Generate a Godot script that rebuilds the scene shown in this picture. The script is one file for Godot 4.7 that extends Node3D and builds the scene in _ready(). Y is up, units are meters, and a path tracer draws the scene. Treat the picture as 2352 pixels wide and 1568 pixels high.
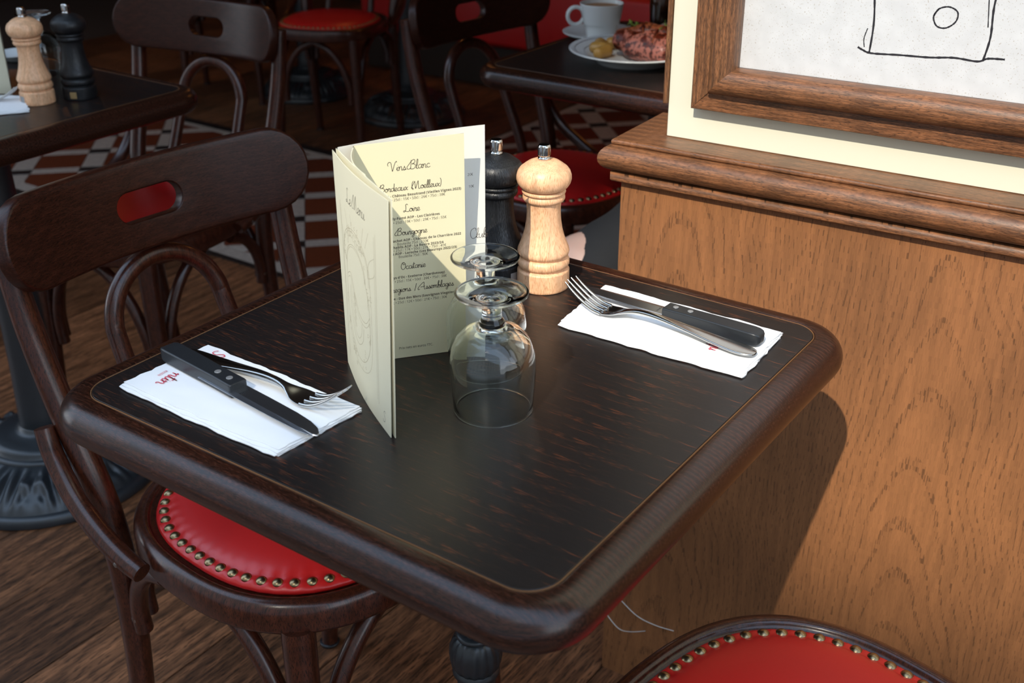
extends Node3D
# A bistro table set for two beside an oak partition, seen from the open front of the room.
# Axes: x along the near edge of the table, y up, z towards the street. Metres.

const TOP := 0.75                      # height of the table tops
var M := {}                            # materials by name
var used := {}                         # names given out so far


func _ready():
	# camera
	var cam := Camera3D.new()
	cam.name = "camera"
	cam.rotation_order = EULER_ORDER_YXZ
	cam.position = Vector3(0.83296, 1.24585, 0.49658)
	cam.rotation = Vector3(-0.467450, 0.619921, -0.005644)
	cam.near = 0.05
	cam.far = 200.0
	add_child(cam)
	var lens := CameraAttributesPhysical.new()
	lens.frustum_focal_length = 24.0 * 2598.5 / 1568.0
	lens.frustum_focus_distance = 1.12
	lens.exposure_aperture = 8.5
	lens.frustum_near = 0.05
	lens.frustum_far = 200.0
	cam.attributes = lens
	cam.fov = rad_to_deg(2.0 * atan(784.0 / 2598.5))
	cam.current = true
	# sky, exposure
	var env := Environment.new()
	var sky := Sky.new()
	var psm := ProceduralSkyMaterial.new()
	psm.sky_top_color = Color(0.60, 0.69, 0.80)
	psm.sky_horizon_color = Color(0.88, 0.90, 0.92)
	psm.sky_curve = 0.25
	psm.ground_bottom_color = Color(0.30, 0.29, 0.28)
	psm.ground_horizon_color = Color(0.62, 0.63, 0.64)
	psm.sun_angle_max = 25.0
	psm.energy_multiplier = SKY
	sky.sky_material = psm
	env.background_mode = Environment.BG_SKY
	env.sky = sky
	env.tonemap_mode = Environment.TONE_MAPPER_LINEAR
	env.tonemap_exposure = EXPO
	env.sdfgi_enabled = true
	env.ssao_enabled = true
	env.ssil_enabled = true
	var we := WorldEnvironment.new()
	we.name = "world_environment"
	we.environment = env
	add_child(we)
	# sun: from behind the camera, to its right
	var sun := DirectionalLight3D.new()
	sun.name = "sun"
	sun.light_color = Color(1.0, 0.965, 0.90)
	sun.light_energy = SUN
	sun.light_angular_distance = 0.53
	sun.shadow_enabled = true
	add_child(sun)
	sun.look_at_from_position(Vector3.ZERO, Vector3(-0.22, -1.0, -1.0), Vector3.UP)
	make_materials()
	build_setting()
	build_street()
	build_table_for_two()
	build_wall()
	build_chairs()
	build_back_tables()
	build_menu()
	build_place_settings()
	build_mills_and_glasses()
	build_back_left_setting()
	build_back_right_setting()
	build_people()


const SKY := 3.6
const SUN := 1.5
const EXPO := 1.0


# ---------------------------------------------------------------- naming

func numbered(called: String) -> String:
	if not used.has(called):
		used[called] = 0
		return called
	used[called] += 1
	return "%s_%03d" % [called, used[called]]


func thing(called: String, label: String, category: String, at := Vector3.ZERO, turn := 0.0, group := "") -> Node3D:
	var o := Node3D.new()
	o.name = numbered(called)
	add_child(o)
	o.position = at
	o.rotation.y = turn
	return tag(o, label, category, group)


func tag(o, label: String, category: String, group := ""):
	o.set_meta("label", label)
	o.set_meta("category", category)
	if group:
		o.set_meta("group", group)
	return o


func struct(o, label := ""):
	o.set_meta("kind", "structure")
	if label:
		o.set_meta("label", label)
	return o


func dup(o: Node3D, label: String, at: Vector3, turn: float, group := "") -> Node3D:
	var c: Node3D = o.duplicate()
	c.name = numbered(String(o.name).rstrip("0123456789").trim_suffix("_"))
	add_child(c)
	c.position = at
	c.rotation.y = turn
	c.set_meta("label", label)
	if group:
		c.set_meta("group", group)
	return c


func put(mesh: Mesh, called: String, material: Material, parent: Node = null) -> MeshInstance3D:
	var m := MeshInstance3D.new()
	m.mesh = mesh
	m.material_override = material
	if parent:
		m.name = called
		parent.add_child(m, true)
	else:
		m.name = numbered(called)
		add_child(m)
	return m


func build(b: Mb, called: String, material: Material, parent: Node = null, flat := false) -> MeshInstance3D:
	return put(b.mesh(flat), called, material, parent)


# ---------------------------------------------------------------- mesh builder

class Mb:
	var v := PackedVector3Array()
	var uv := PackedVector2Array()
	var f := PackedInt32Array()
	var parts := PackedInt32Array([0])       # where each closed shell starts in f
	var open := {}

	func add(p: Vector3, t := Vector2.ZERO) -> int:
		v.append(p)
		uv.append(t)
		return v.size() - 1

	func tri(a: int, b: int, c: int):
		f.append_array(PackedInt32Array([a, b, c]))

	func quad(a: int, b: int, c: int, d: int):
		f.append_array(PackedInt32Array([a, b, c, a, c, d]))

	func shell():                             # the next triangles belong to another closed shell
		parts.append(f.size())

	func ring(pts: PackedVector3Array) -> int:
		var s := v.size()
		v.append_array(pts)
		for i in pts.size():
			uv.append(Vector2.ZERO)
		return s

	func cap(pts: PackedVector3Array, back := false):
		var s := ring(pts)
		var n := pts.size()
		var mid := Vector3.ZERO
		for p in pts:
			mid += p
		var c := add(mid / n)
		for i in n:
			if back:
				tri(c, s + (i + 1) % n, s + i)
			else:
				tri(c, s + i, s + (i + 1) % n)

	# joins rings of the same number of points; around: each ring is closed; wrap: the last joins the first
	func loft(rings: Array, around := true, wrap := false, cap0 := true, cap1 := true):
		var at := []
		for r in rings:
			at.append(ring(r))
		var n: int = rings[0].size()
		var m := rings.size()
		for k in (m if wrap else m - 1):
			var a: int = at[k]
			var b: int = at[(k + 1) % m]
			for i in (n if around else n - 1):
				var j := (i + 1) % n
				quad(a + i, b + i, b + j, a + j)
		if not wrap and around:
			if cap0:
				cap(rings[0], false)
			if cap1:
				cap(rings[m - 1], true)

	# profile of (radius, height), two equal points make a sharp edge; wobble: Callable(angle, k) -> Vector2(times radius, plus height)
	func lathe(profile: Array, n := 40, closed := false, at := Vector3.ZERO, wobble = null):
		shell()
		var run := []
		var count := profile.size()
		for k in count:
			var p: Vector2 = profile[k]
			var pts := PackedVector3Array()
			for i in n:
				var a := TAU * i / n
				var q := Vector2(p.x, p.y)
				if wobble != null:
					var w: Vector2 = wobble.call(a, k)
					q = Vector2(p.x * w.x, p.y + w.y)
				pts.append(at + Vector3(q.x * cos(a), q.y, -q.x * sin(a)))
			if run.size() and p.is_equal_approx(profile[k - 1]):
				if run.size() > 1:
					loft(run, true, false, false, false)
				run = []
			run.append(pts)
		if run.size() > 1:
			loft(run, true, closed, false, false)

	func tube(path: Array, radius, n := 12, caps := true, squash := Vector2.ONE):
		shell()
		var rings := []
		var m := path.size()
		var t0: Vector3 = (path[1] - path[0]).normalized()
		var side := t0.cross(Vector3.UP if absf(t0.y) < 0.9 else Vector3.RIGHT).normalized()
		for k in m:
			var t: Vector3 = (path[mini(k + 1, m - 1)] - path[maxi(k - 1, 0)]).normalized()
			side = (side - t * side.dot(t)).normalized()
			var over := t.cross(side)
			var r: float = radius if radius is float else radius[k]
			var pts := PackedVector3Array()
			for i in n:
				var a := TAU * i / n
				pts.append(path[k] + (side * cos(a) * squash.x + over * sin(a) * squash.y) * r)
			rings.append(pts)
		loft(rings, true, false, caps, caps)

	# box with chamfered edges, centre and size, turned about y
	func box(c: Vector3, s: Vector3, e := 0.002, turn := Basis.IDENTITY):
		shell()
		var h := s / 2.0
		e = minf(e, minf(h.x, minf(h.y, h.z)) * 0.95)
		var id := {}
		for sx in [-1, 1]:
			for sy in [-1, 1]:
				for sz in [-1, 1]:
					for ax in 3:
						var p := Vector3(sx * (h.x - e), sy * (h.y - e), sz * (h.z - e))
						p[ax] += e * [sx, sy, sz][ax]
						id[[sx, sy, sz, ax]] = add(c + turn * p)
		for ax in 3:
			var u := (ax + 1) % 3
			var w := (ax + 2) % 3
			for s0 in [-1, 1]:
				var k := []
				for q in [[-1, -1], [1, -1], [1, 1], [-1, 1]]:
					var g := [0, 0, 0]
					g[ax] = s0
					g[u] = q[0]
					g[w] = q[1]
					k.append(id[[g[0], g[1], g[2], ax]])
				face(k, s0 > 0)
			for q in [[-1, -1], [1, -1], [1, 1], [-1, 1]]:    # the edge along ax
				var a := [0, 0, 0]
				a[u] = q[0]
				a[w] = q[1]
				var b := a.duplicate()
				a[ax] = -1
				b[ax] = 1
				face([id[a + [u]], id[b + [u]], id[b + [w]], id[a + [w]]], q[0] * q[1] < 0)
		for sx in [-1, 1]:
			for sy in [-1, 1]:
				for sz in [-1, 1]:
					var a: int = id[[sx, sy, sz, 0]]
					var b: int = id[[sx, sy, sz, 1]]
					var d: int = id[[sx, sy, sz, 2]]
					if sx * sy * sz > 0:
						tri(a, d, b)
					else:
						tri(a, b, d)

	func face(k: Array, turned: bool):
		if turned:
			quad(k[0], k[3], k[2], k[1])
		else:
			quad(k[0], k[1], k[2], k[3])

	# upright prism of a convex outline (x, z) with a chamfered top
	func prism(poly: PackedVector2Array, y0: float, y1: float, e := 0.001):
		shell()
		var mid := Vector2.ZERO
		for p in poly:
			mid += p
		mid /= poly.size()
		var rings := [PackedVector3Array(), PackedVector3Array(), PackedVector3Array()]
		for p in poly:
			var q := p.move_toward(mid, e * 1.3)
			rings[0].append(Vector3(p.x, y0, p.y))
			rings[1].append(Vector3(p.x, y1 - e, p.y))
			rings[2].append(Vector3(q.x, y1, q.y))
		loft(rings)

	# a sheet with two sides: fn(s, t) -> Vector3 for its middle, s and t from 0 to 1
	func sheet(nu: int, nv: int, thick: float, fn: Callable):
		shell()
		var top := []
		for k in 2:
			var rows := []
			for j in nv + 1:
				var row := PackedVector3Array()
				for i in nu + 1:
					var s := float(i) / nu
					var t := float(j) / nv
					var p: Vector3 = fn.call(s, t)
					var du: Vector3 = fn.call(minf(s + 0.01, 1.0), t) - fn.call(maxf(s - 0.01, 0.0), t)
					var dv: Vector3 = fn.call(s, minf(t + 0.01, 1.0)) - fn.call(s, maxf(t - 0.01, 0.0))
					row.append(p + du.cross(dv).normalized() * thick * (0.5 if k == 0 else -0.5))
				rows.append(row)
			top.append(rows)
		for k in 2:
			var at := []
			for r in top[k]:
				at.append(ring(r))
			for j in nv:
				for i in nu:
					var a: int = at[j] + i
					var b: int = at[j + 1] + i
					if k == 0:
						quad(a, a + 1, b + 1, b)
					else:
						quad(a, b, b + 1, a + 1)
		var rim := [PackedVector3Array(), PackedVector3Array()]
		for k in 2:
			for i in nu:
				rim[k].append(top[k][0][i])
			for j in nv:
				rim[k].append(top[k][j][nu])
			for i in nu:
				rim[k].append(top[k][nv][nu - i])
			for j in nv:
				rim[k].append(top[k][nv - j][0])
		loft([rim[0], rim[1]], true, false, false, false)

	func move(t: Transform3D, from := 0):
		for i in range(from, v.size()):
			v[i] = t * v[i]

	func mesh(flat := false) -> ArrayMesh:
		parts.append(f.size())
		for k in parts.size() - 1:                     # turn every shell right side out
			var vol := 0.0
			var c: Vector3 = v[f[parts[k]]] if parts[k] < f.size() else Vector3.ZERO
			for t in range(parts[k], parts[k + 1], 3):
				vol += (v[f[t]] - c).dot((v[f[t + 1]] - c).cross(v[f[t + 2]] - c))
			if vol > 1e-12:
				for t in range(parts[k], parts[k + 1], 3):
					var s := f[t + 1]
					f[t + 1] = f[t + 2]
					f[t + 2] = s
		if flat:
			var v2 := PackedVector3Array()
			var u2 := PackedVector2Array()
			for i in f:
				v2.append(v[i])
				u2.append(uv[i])
			v = v2
			uv = u2
			f = PackedInt32Array(range(v.size()))
		var n := PackedVector3Array()
		n.resize(v.size())
		for t in range(0, f.size(), 3):
			var a := f[t]
			var b := f[t + 1]
			var c := f[t + 2]
			var w := (v[c] - v[a]).cross(v[b] - v[a])
			n[a] += w
			n[b] += w
			n[c] += w
		for i in n.size():
			n[i] = n[i].normalized() if n[i].length_squared() > 0.0 else Vector3.UP
		var arrays := []
		arrays.resize(Mesh.ARRAY_MAX)
		arrays[Mesh.ARRAY_VERTEX] = v
		arrays[Mesh.ARRAY_NORMAL] = n
		arrays[Mesh.ARRAY_TEX_UV] = uv
		arrays[Mesh.ARRAY_INDEX] = f
		var m := ArrayMesh.new()
		m.add_surface_from_arrays(Mesh.PRIMITIVE_TRIANGLES, arrays)
		return m


# a smooth line through the points, k steps between two of them
static func smooth(pts: Array, k := 6) -> Array:
	var out := []
	var n := pts.size()
	for i in n - 1:
		var a = pts[maxi(i - 1, 0)]
		var b = pts[i]
		var c = pts[i + 1]
		var d = pts[mini(i + 2, n - 1)]
		for j in k:
			out.append(b.cubic_interpolate(c, a, d, float(j) / k))
	out.append(pts[n - 1])
	return out


# numbers along a smooth line through the values
static func smooth_f(vals: Array, k := 6) -> Array:
	var out := []
	var n := vals.size()
	for i in n - 1:
		for j in k:
			out.append(cubic_interpolate(vals[i], vals[i + 1], vals[maxi(i - 1, 0)], vals[mini(i + 2, n - 1)], float(j) / k))
	out.append(float(vals[n - 1]))
	return out


# rounded rectangle in (x, z), counted from its centre
static func rrect(c: Vector2, h: Vector2, r: float, n := 8) -> PackedVector2Array:
	var out := PackedVector2Array()
	for q in 4:
		var s: Vector2 = [Vector2(1, 1), Vector2(-1, 1), Vector2(-1, -1), Vector2(1, -1)][q]
		for i in n + 1:
			var a := PI / 2 * (q + float(i) / n)
			out.append(c + s * (h - Vector2(r, r)) + Vector2(cos(a), sin(a)) * r)
	return out


static func flat_ring(p: PackedVector2Array, y: float) -> PackedVector3Array:
	var out := PackedVector3Array()
	for q in p:
		out.append(Vector3(q.x, y, q.y))
	return out


# ---------------------------------------------------------------- materials

static func lin(r: float, g: float, b: float) -> Color:      # a colour given in linear light
	return Color(r, g, b).linear_to_srgb()


func noise(freq: float, octaves: int, kind := FastNoiseLite.TYPE_SIMPLEX_SMOOTH, sd := 1) -> FastNoiseLite:
	var n := FastNoiseLite.new()
	n.noise_type = kind
	n.frequency = freq
	n.fractal_octaves = octaves
	n.seed = sd
	return n


# a seamless picture: fn(value of noise a, value of noise b) -> Color
func picture(size: int, a: FastNoiseLite, b: FastNoiseLite, fn: Callable) -> ImageTexture:
	var ia := a.get_seamless_image(size, size)
	var ib := b.get_seamless_image(size, size)
	var da := ia.get_data()
	var db := ib.get_data()
	var out := PackedByteArray()
	out.resize(size * size * 3)
	for i in size * size:
		var c: Color = fn.call(da[i] / 255.0, db[i] / 255.0)
		out[i * 3] = clampi(int(c.r * 255.0), 0, 255)
		out[i * 3 + 1] = clampi(int(c.g * 255.0), 0, 255)
		out[i * 3 + 2] = clampi(int(c.b * 255.0), 0, 255)
	return ImageTexture.create_from_image(Image.create_from_data(size, size, false, Image.FORMAT_RGB8, out))


func mat(called: String, c: Color, rough: float, more := {}) -> StandardMaterial3D:
	var m := StandardMaterial3D.new()
	m.resource_name = called
	m.albedo_color = c
	m.roughness = rough
	for k in more:
		m.set(k, more[k])
	M[called] = m
	return m


# lays a texture on all sides in the object's own axes (or the world's), stretched along the axis with the small number
func grain(m: StandardMaterial3D, t: Texture2D, scale: Vector3, bump := 0.0, world := false) -> StandardMaterial3D:
	m.albedo_texture = t
	m.uv1_triplanar = true
	m.uv1_world_triplanar = world
	m.uv1_triplanar_sharpness = 8.0
	m.uv1_scale = scale
	if bump > 0.0:
		m.heightmap_enabled = true
		m.heightmap_texture = t
		m.heightmap_scale = bump
	return m


func make_materials():
	# soft fibres with darker pores, grey
	var fibre := picture(512, noise(0.012, 4, FastNoiseLite.TYPE_SIMPLEX_SMOOTH, 3), noise(0.06, 2, FastNoiseLite.TYPE_SIMPLEX_SMOOTH, 8), func(a, b):
		var g: float = 0.62 + 0.42 * a
		if b > 0.70:
			g *= 0.45
		elif b < 0.25:
			g *= 1.12
		return Color(g, g, g))
	# near-black stain with rubbed-through orange streaks
	var stain := picture(512, noise(0.007, 4, FastNoiseLite.TYPE_SIMPLEX_SMOOTH, 21), noise(0.05, 3, FastNoiseLite.TYPE_SIMPLEX_SMOOTH, 5), func(a, b):
		var k: float = smoothstep(0.54, 0.82, b) * smoothstep(0.36, 0.80, a)
		var d: float = 0.85 + 0.3 * (b - 0.5)
		return Color(0.135 * d, 0.112 * d, 0.108 * d).lerp(Color(0.52, 0.26, 0.14), k * 0.75))
	# brown moulding with dark open pores
	var pores := picture(512, noise(0.01, 3, FastNoiseLite.TYPE_SIMPLEX_SMOOTH, 14), noise(0.055, 2, FastNoiseLite.TYPE_SIMPLEX_SMOOTH, 30), func(a, b):
		var d: float = 0.62 + 0.75 * a
		var c := Color(0.36 * d, 0.225 * d, 0.16 * d)
		if b > 0.62:
			c = c.darkened(0.55)
		elif b < 0.30:
			c = c.lightened(0.10)
		return c)
	# oak for mouldings, frame, cap: brown with dark pores and pale flecks
	var oak := picture(512, noise(0.008, 4, FastNoiseLite.TYPE_SIMPLEX_SMOOTH, 41), noise(0.05, 2, FastNoiseLite.TYPE_SIMPLEX_SMOOTH, 17), func(a, b):
		var d: float = 0.70 + 0.55 * a
		var c := Color(0.53 * d, 0.365 * d, 0.235 * d)
		if b > 0.68:
			c = c.darkened(0.5)
		elif b < 0.28:
			c = c.lightened(0.08)
		return c)
	var plank := picture(512, noise(0.009, 5, FastNoiseLite.TYPE_SIMPLEX_SMOOTH, 51), noise(0.035, 3, FastNoiseLite.TYPE_SIMPLEX_SMOOTH, 27), func(a, b):
		var d: float = 0.55 + 0.75 * a
		var c := Color(0.50 * d, 0.36 * d, 0.26 * d)
		if b > 0.62:
			c = c.darkened(0.40 * smoothstep(0.62, 0.75, b))
		return c)
	var beech := picture(512, noise(0.008, 3, FastNoiseLite.TYPE_SIMPLEX_SMOOTH, 61), noise(0.07, 2, FastNoiseLite.TYPE_SIMPLEX_SMOOTH, 37), func(a, b):
		var d: float = 0.88 + 0.2 * a
		var c := Color(0.96 * d, 0.75 * d, 0.575 * d)
		if b > 0.66:
			c = c.lerp(Color(0.74, 0.46, 0.28), 0.5)
		return c)
	var mottle := picture(256, noise(0.02, 4, FastNoiseLite.TYPE_SIMPLEX_SMOOTH, 71), noise(0.2, 2, FastNoiseLite.TYPE_SIMPLEX_SMOOTH, 72), func(a, b):
		var g: float = 0.86 + 0.14 * a + 0.06 * (b - 0.5)
		return Color(g, g, g))
	var speck := picture(512, noise(0.01, 3, FastNoiseLite.TYPE_SIMPLEX_SMOOTH, 81), noise(0.11, 2, FastNoiseLite.TYPE_SIMPLEX_SMOOTH, 82), func(a, b):
		var g: float = 0.95 + 0.05 * a
		var c := Color(g, g, g * 0.995)
		if b > 0.81:
			c = c.lerp(Color(0.72, 0.66, 0.58), 0.6)
		return c)
	var roast := picture(256, noise(0.02, 4, FastNoiseLite.TYPE_SIMPLEX_SMOOTH, 101), noise(0.07, 3, FastNoiseLite.TYPE_SIMPLEX_SMOOTH, 102), func(a, b):
		var c := Color(1.0, 0.86, 0.84).lerp(Color(0.50, 0.24, 0.10), smoothstep(0.45, 0.62, a))
		return c.darkened(0.5 * smoothstep(0.55, 0.75, b)))
	grain(mat("stained_top", Color.WHITE, 0.34, {"metallic_specular": 0.5}), stain, Vector3(1.8, 34, 34))
	grain(mat("stained_edge", Color(0.62, 0.55, 0.53), 0.25), pores, Vector3(5.0, 60, 60), 0.005)
	mat("worn_line", Color(0.50, 0.34, 0.20), 0.6)
	grain(mat("chair_wood", lin(0.088, 0.022, 0.010), 0.28, {"clearcoat_enabled": true, "clearcoat": 0.2, "clearcoat_roughness": 0.15}), fibre, Vector3(22, 4, 22))
	grain(mat("chair_back_wood", lin(0.058, 0.016, 0.008), 0.32, {"metallic_specular": 0.40}), fibre, Vector3(5, 40, 40))
	mat("red_leather", lin(0.68, 0.018, 0.017), 0.34, {"metallic_specular": 0.55})
	grain(M.red_leather, mottle, Vector3(40, 40, 40))
	M.red_leather.albedo_texture = null
	M.red_leather.heightmap_enabled = true
	M.red_leather.heightmap_texture = mottle
	M.red_leather.heightmap_scale = 0.012
	mat("brass", lin(0.36, 0.27, 0.15), 0.33, {"metallic": 1.0})
	mat("screw_steel", lin(0.35, 0.34, 0.32), 0.35, {"metallic": 1.0})
	mat("cast_iron", lin(0.022, 0.027, 0.032), 0.38, {"metallic_specular": 0.6})
	grain(M.cast_iron, mottle, Vector3(30, 30, 30), 0.02)
	# wall
	grain(mat("oak_moulding", Color(0.88, 0.84, 0.84), 0.40), oak, Vector3(4.0, 60, 60), 0.008)
	grain(mat("oak_upright", Color(0.88, 0.85, 0.84), 0.42), oak, Vector3(60, 4.0, 60), 0.008)
	mat("oak_veneer", Color.WHITE, 0.48, {"albedo_texture": veneer(1400)})
	mat("plaster", lin(0.70, 0.68, 0.54), 0.75)
	mat("art_paper", lin(0.62, 0.625, 0.64), 0.8)
	grain(M.art_paper, speck, Vector3(7, 7, 7))
	mat("ink", lin(0.012, 0.011, 0.016), 0.7)
	# floor
	for k in 4:
		var t: float = [1.0, 0.82, 1.12, 0.92][k]
		grain(mat("plank_%d" % k, Color(1.0 * t, 0.93 * t, 0.87 * t), 0.42), plank, Vector3(14, 14, 1.5), 0.02, true)
		M["plank_%d" % k].uv1_offset = Vector3(k * 0.37, 0, k * 0.61)
	mat("tile_red", lin(0.15, 0.030, 0.009), 0.5)
	mat("tile_white", lin(0.50, 0.43, 0.36), 0.45)
	mat("tile_black", lin(0.016, 0.014, 0.014), 0.45)
	for k in ["tile_red", "tile_white", "tile_black"]:
		grain(M[k], mottle, Vector3(9, 9, 9), 0.0, true)
	mat("grout", lin(0.06, 0.05, 0.045), 0.9)
	mat("dark_paint", lin(0.035, 0.022, 0.016), 0.7)
	mat("ceiling_paint", lin(0.25, 0.2, 0.15), 0.9)
	# table things
	grain(mat("beech", Color(0.97, 0.97, 0.97), 0.45), beech, Vector3(26, 3, 26))
	grain(mat("black_ash", lin(0.013, 0.014, 0.016), 0.36), fibre, Vector3(55, 4, 55), 0.06)
	mat("chrome", lin(0.62, 0.60, 0.57), 0.10, {"metallic": 1.0})
	mat("steel", lin(0.56, 0.55, 0.53), 0.17, {"metallic": 1.0})
	mat("blade_steel", lin(0.46, 0.48, 0.52), 0.30, {"metallic": 1.0})
	mat("black_plastic", lin(0.016, 0.018, 0.021), 0.36)
	mat("silver_print", lin(0.40, 0.40, 0.40), 0.4, {"metallic": 0.6})
	mat("gold_print", lin(0.40, 0.27, 0.12), 0.45, {"metallic": 0.5})
	mat("glass", Color(0.975, 0.99, 0.98, 0.0), 0.0, {"refraction_enabled": true, "refraction_scale": 0.05, "transparency": BaseMaterial3D.TRANSPARENCY_ALPHA})
	mat("card", lin(0.70, 0.66, 0.49), 0.8, {"backlight_enabled": true, "backlight": Color(0.24, 0.17, 0.07)})
	mat("card_white", lin(0.68, 0.655, 0.59), 0.8, {"backlight_enabled": true, "backlight": Color(0.14, 0.12, 0.08)})
	mat("card_page", lin(0.72, 0.655, 0.43), 0.8, {"backlight_enabled": true, "backlight": Color(0.16, 0.13, 0.06)})
	mat("print_brown", lin(0.05, 0.035, 0.022), 0.8)
	mat("print_black", lin(0.03, 0.026, 0.022), 0.8)
	mat("print_tan", lin(0.36, 0.30, 0.19), 0.8)
	mat("napkin", lin(0.88, 0.885, 0.89), 0.9)
	mat("red_print", lin(0.62, 0.06, 0.10), 0.8)
	mat("porcelain", lin(0.78, 0.80, 0.79), 0.18)
	mat("grey_print", lin(0.16, 0.17, 0.19), 0.3)
	mat("coffee", lin(0.42, 0.23, 0.10), 0.5)
	mat("meat", lin(0.36, 0.17, 0.13), 0.42)
	mat("meat_crust", lin(0.20, 0.075, 0.03), 0.35)
	for k in ["meat", "meat_crust"]:
		grain(M[k], roast, Vector3(6, 6, 6), 0.10)
	mat("potato", lin(0.50, 0.27, 0.06), 0.35)
	mat("herb", lin(0.10, 0.17, 0.02), 0.6)
	mat("cola", lin(0.05, 0.015, 0.006), 0.1)
	mat("skin", lin(0.55, 0.36, 0.30), 0.5, {"subsurf_scatter_enabled": true, "subsurf_scatter_strength": 0.1})
	mat("black_cloth", lin(0.012, 0.013, 0.016), 0.85)
	grain(M.black_cloth, mottle, Vector3(60, 60, 60), 0.03)
	mat("navy_cloth", lin(0.03, 0.035, 0.05), 0.85)
	mat("hair", lin(0.03, 0.018, 0.01), 0.6)
	mat("eye", lin(0.5, 0.48, 0.46), 0.2)
	mat("shoe", lin(0.02, 0.018, 0.016), 0.4)
	# street
	mat("limestone", lin(0.52, 0.48, 0.42), 0.9)
	grain(M.limestone, mottle, Vector3(0.5, 0.5, 0.5), 0.0, true)
	mat("window_glass", lin(0.05, 0.06, 0.075), 0.08)
	mat("paving", lin(0.30, 0.29, 0.28), 0.9)
	mat("zinc", lin(0.22, 0.24, 0.27), 0.5)
	mat("lamp_shade", lin(0.8, 0.55, 0.3), 0.6, {"emission_enabled": true, "emission": Color(1.0, 0.62, 0.28), "emission_energy_multiplier": 3.0})


# oak veneer of the partition: arched growth rings, pores in dashes along them
func veneer(size: int) -> ImageTexture:
	var warp := noise(0.0022, 3, FastNoiseLite.TYPE_SIMPLEX_SMOOTH, 91).get_image(size, size).get_data()
	var fine := noise(0.05, 2, FastNoiseLite.TYPE_SIMPLEX_SMOOTH, 92).get_image(size, size / 12).get_data()    # stretched twelve times along y
	var hair := noise(0.33, 1, FastNoiseLite.TYPE_SIMPLEX_SMOOTH, 93).get_image(size, size / 12).get_data()
	var out := PackedByteArray()
	out.resize(size * size * 3)
	var centres := [0.10, 0.48, 0.885]
	var tops := [0.13, 0.29, 0.55]
	var rows := size / 12
	for j in size:
		var y := 1.0 - float(j) / size
		var ja := mini(j / 12, rows - 1)
		for i in size:
			var x := float(i) / size
			var at := j * size + i
			var n := warp[at] / 255.0 - 0.5
			var best := 9.0
			var which := 0
			for k in 3:
				var d := absf(x - centres[k] + n * 0.03)
				if d < best:
					best = d
					which = k
			var ring: float = y + 52.0 * best * best + tops[which] * 3.0 + n * 0.05
			var r: float = ring * 10.0
			var into: float = r - floorf(r)
			var st := fine[ja * size + i] / 255.0
			var hr := hair[ja * size + i] / 255.0
			var tone := 0.93 + 0.16 * (n + 0.2) + 0.14 * (st - 0.5) + 0.10 * (hr - 0.5)
			var edge := smoothstep(0.55, 0.95, into) * (1.0 - smoothstep(0.95, 1.0, into))
			tone -= 0.03 * edge
			var c := Color(0.595 * tone, 0.395 * tone, 0.245 * tone)
			if hr > 0.56:
				c = c.darkened((0.30 if into > 0.78 else 0.10) * smoothstep(0.56, 0.70, hr))
			out[at * 3] = clampi(int(c.r * 255), 0, 255)
			out[at * 3 + 1] = clampi(int(c.g * 255), 0, 255)
			out[at * 3 + 2] = clampi(int(c.b * 255), 0, 255)
	return ImageTexture.create_from_image(Image.create_from_data(size, size, false, Image.FORMAT_RGB8, out))


# ---------------------------------------------------------------- room

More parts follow.
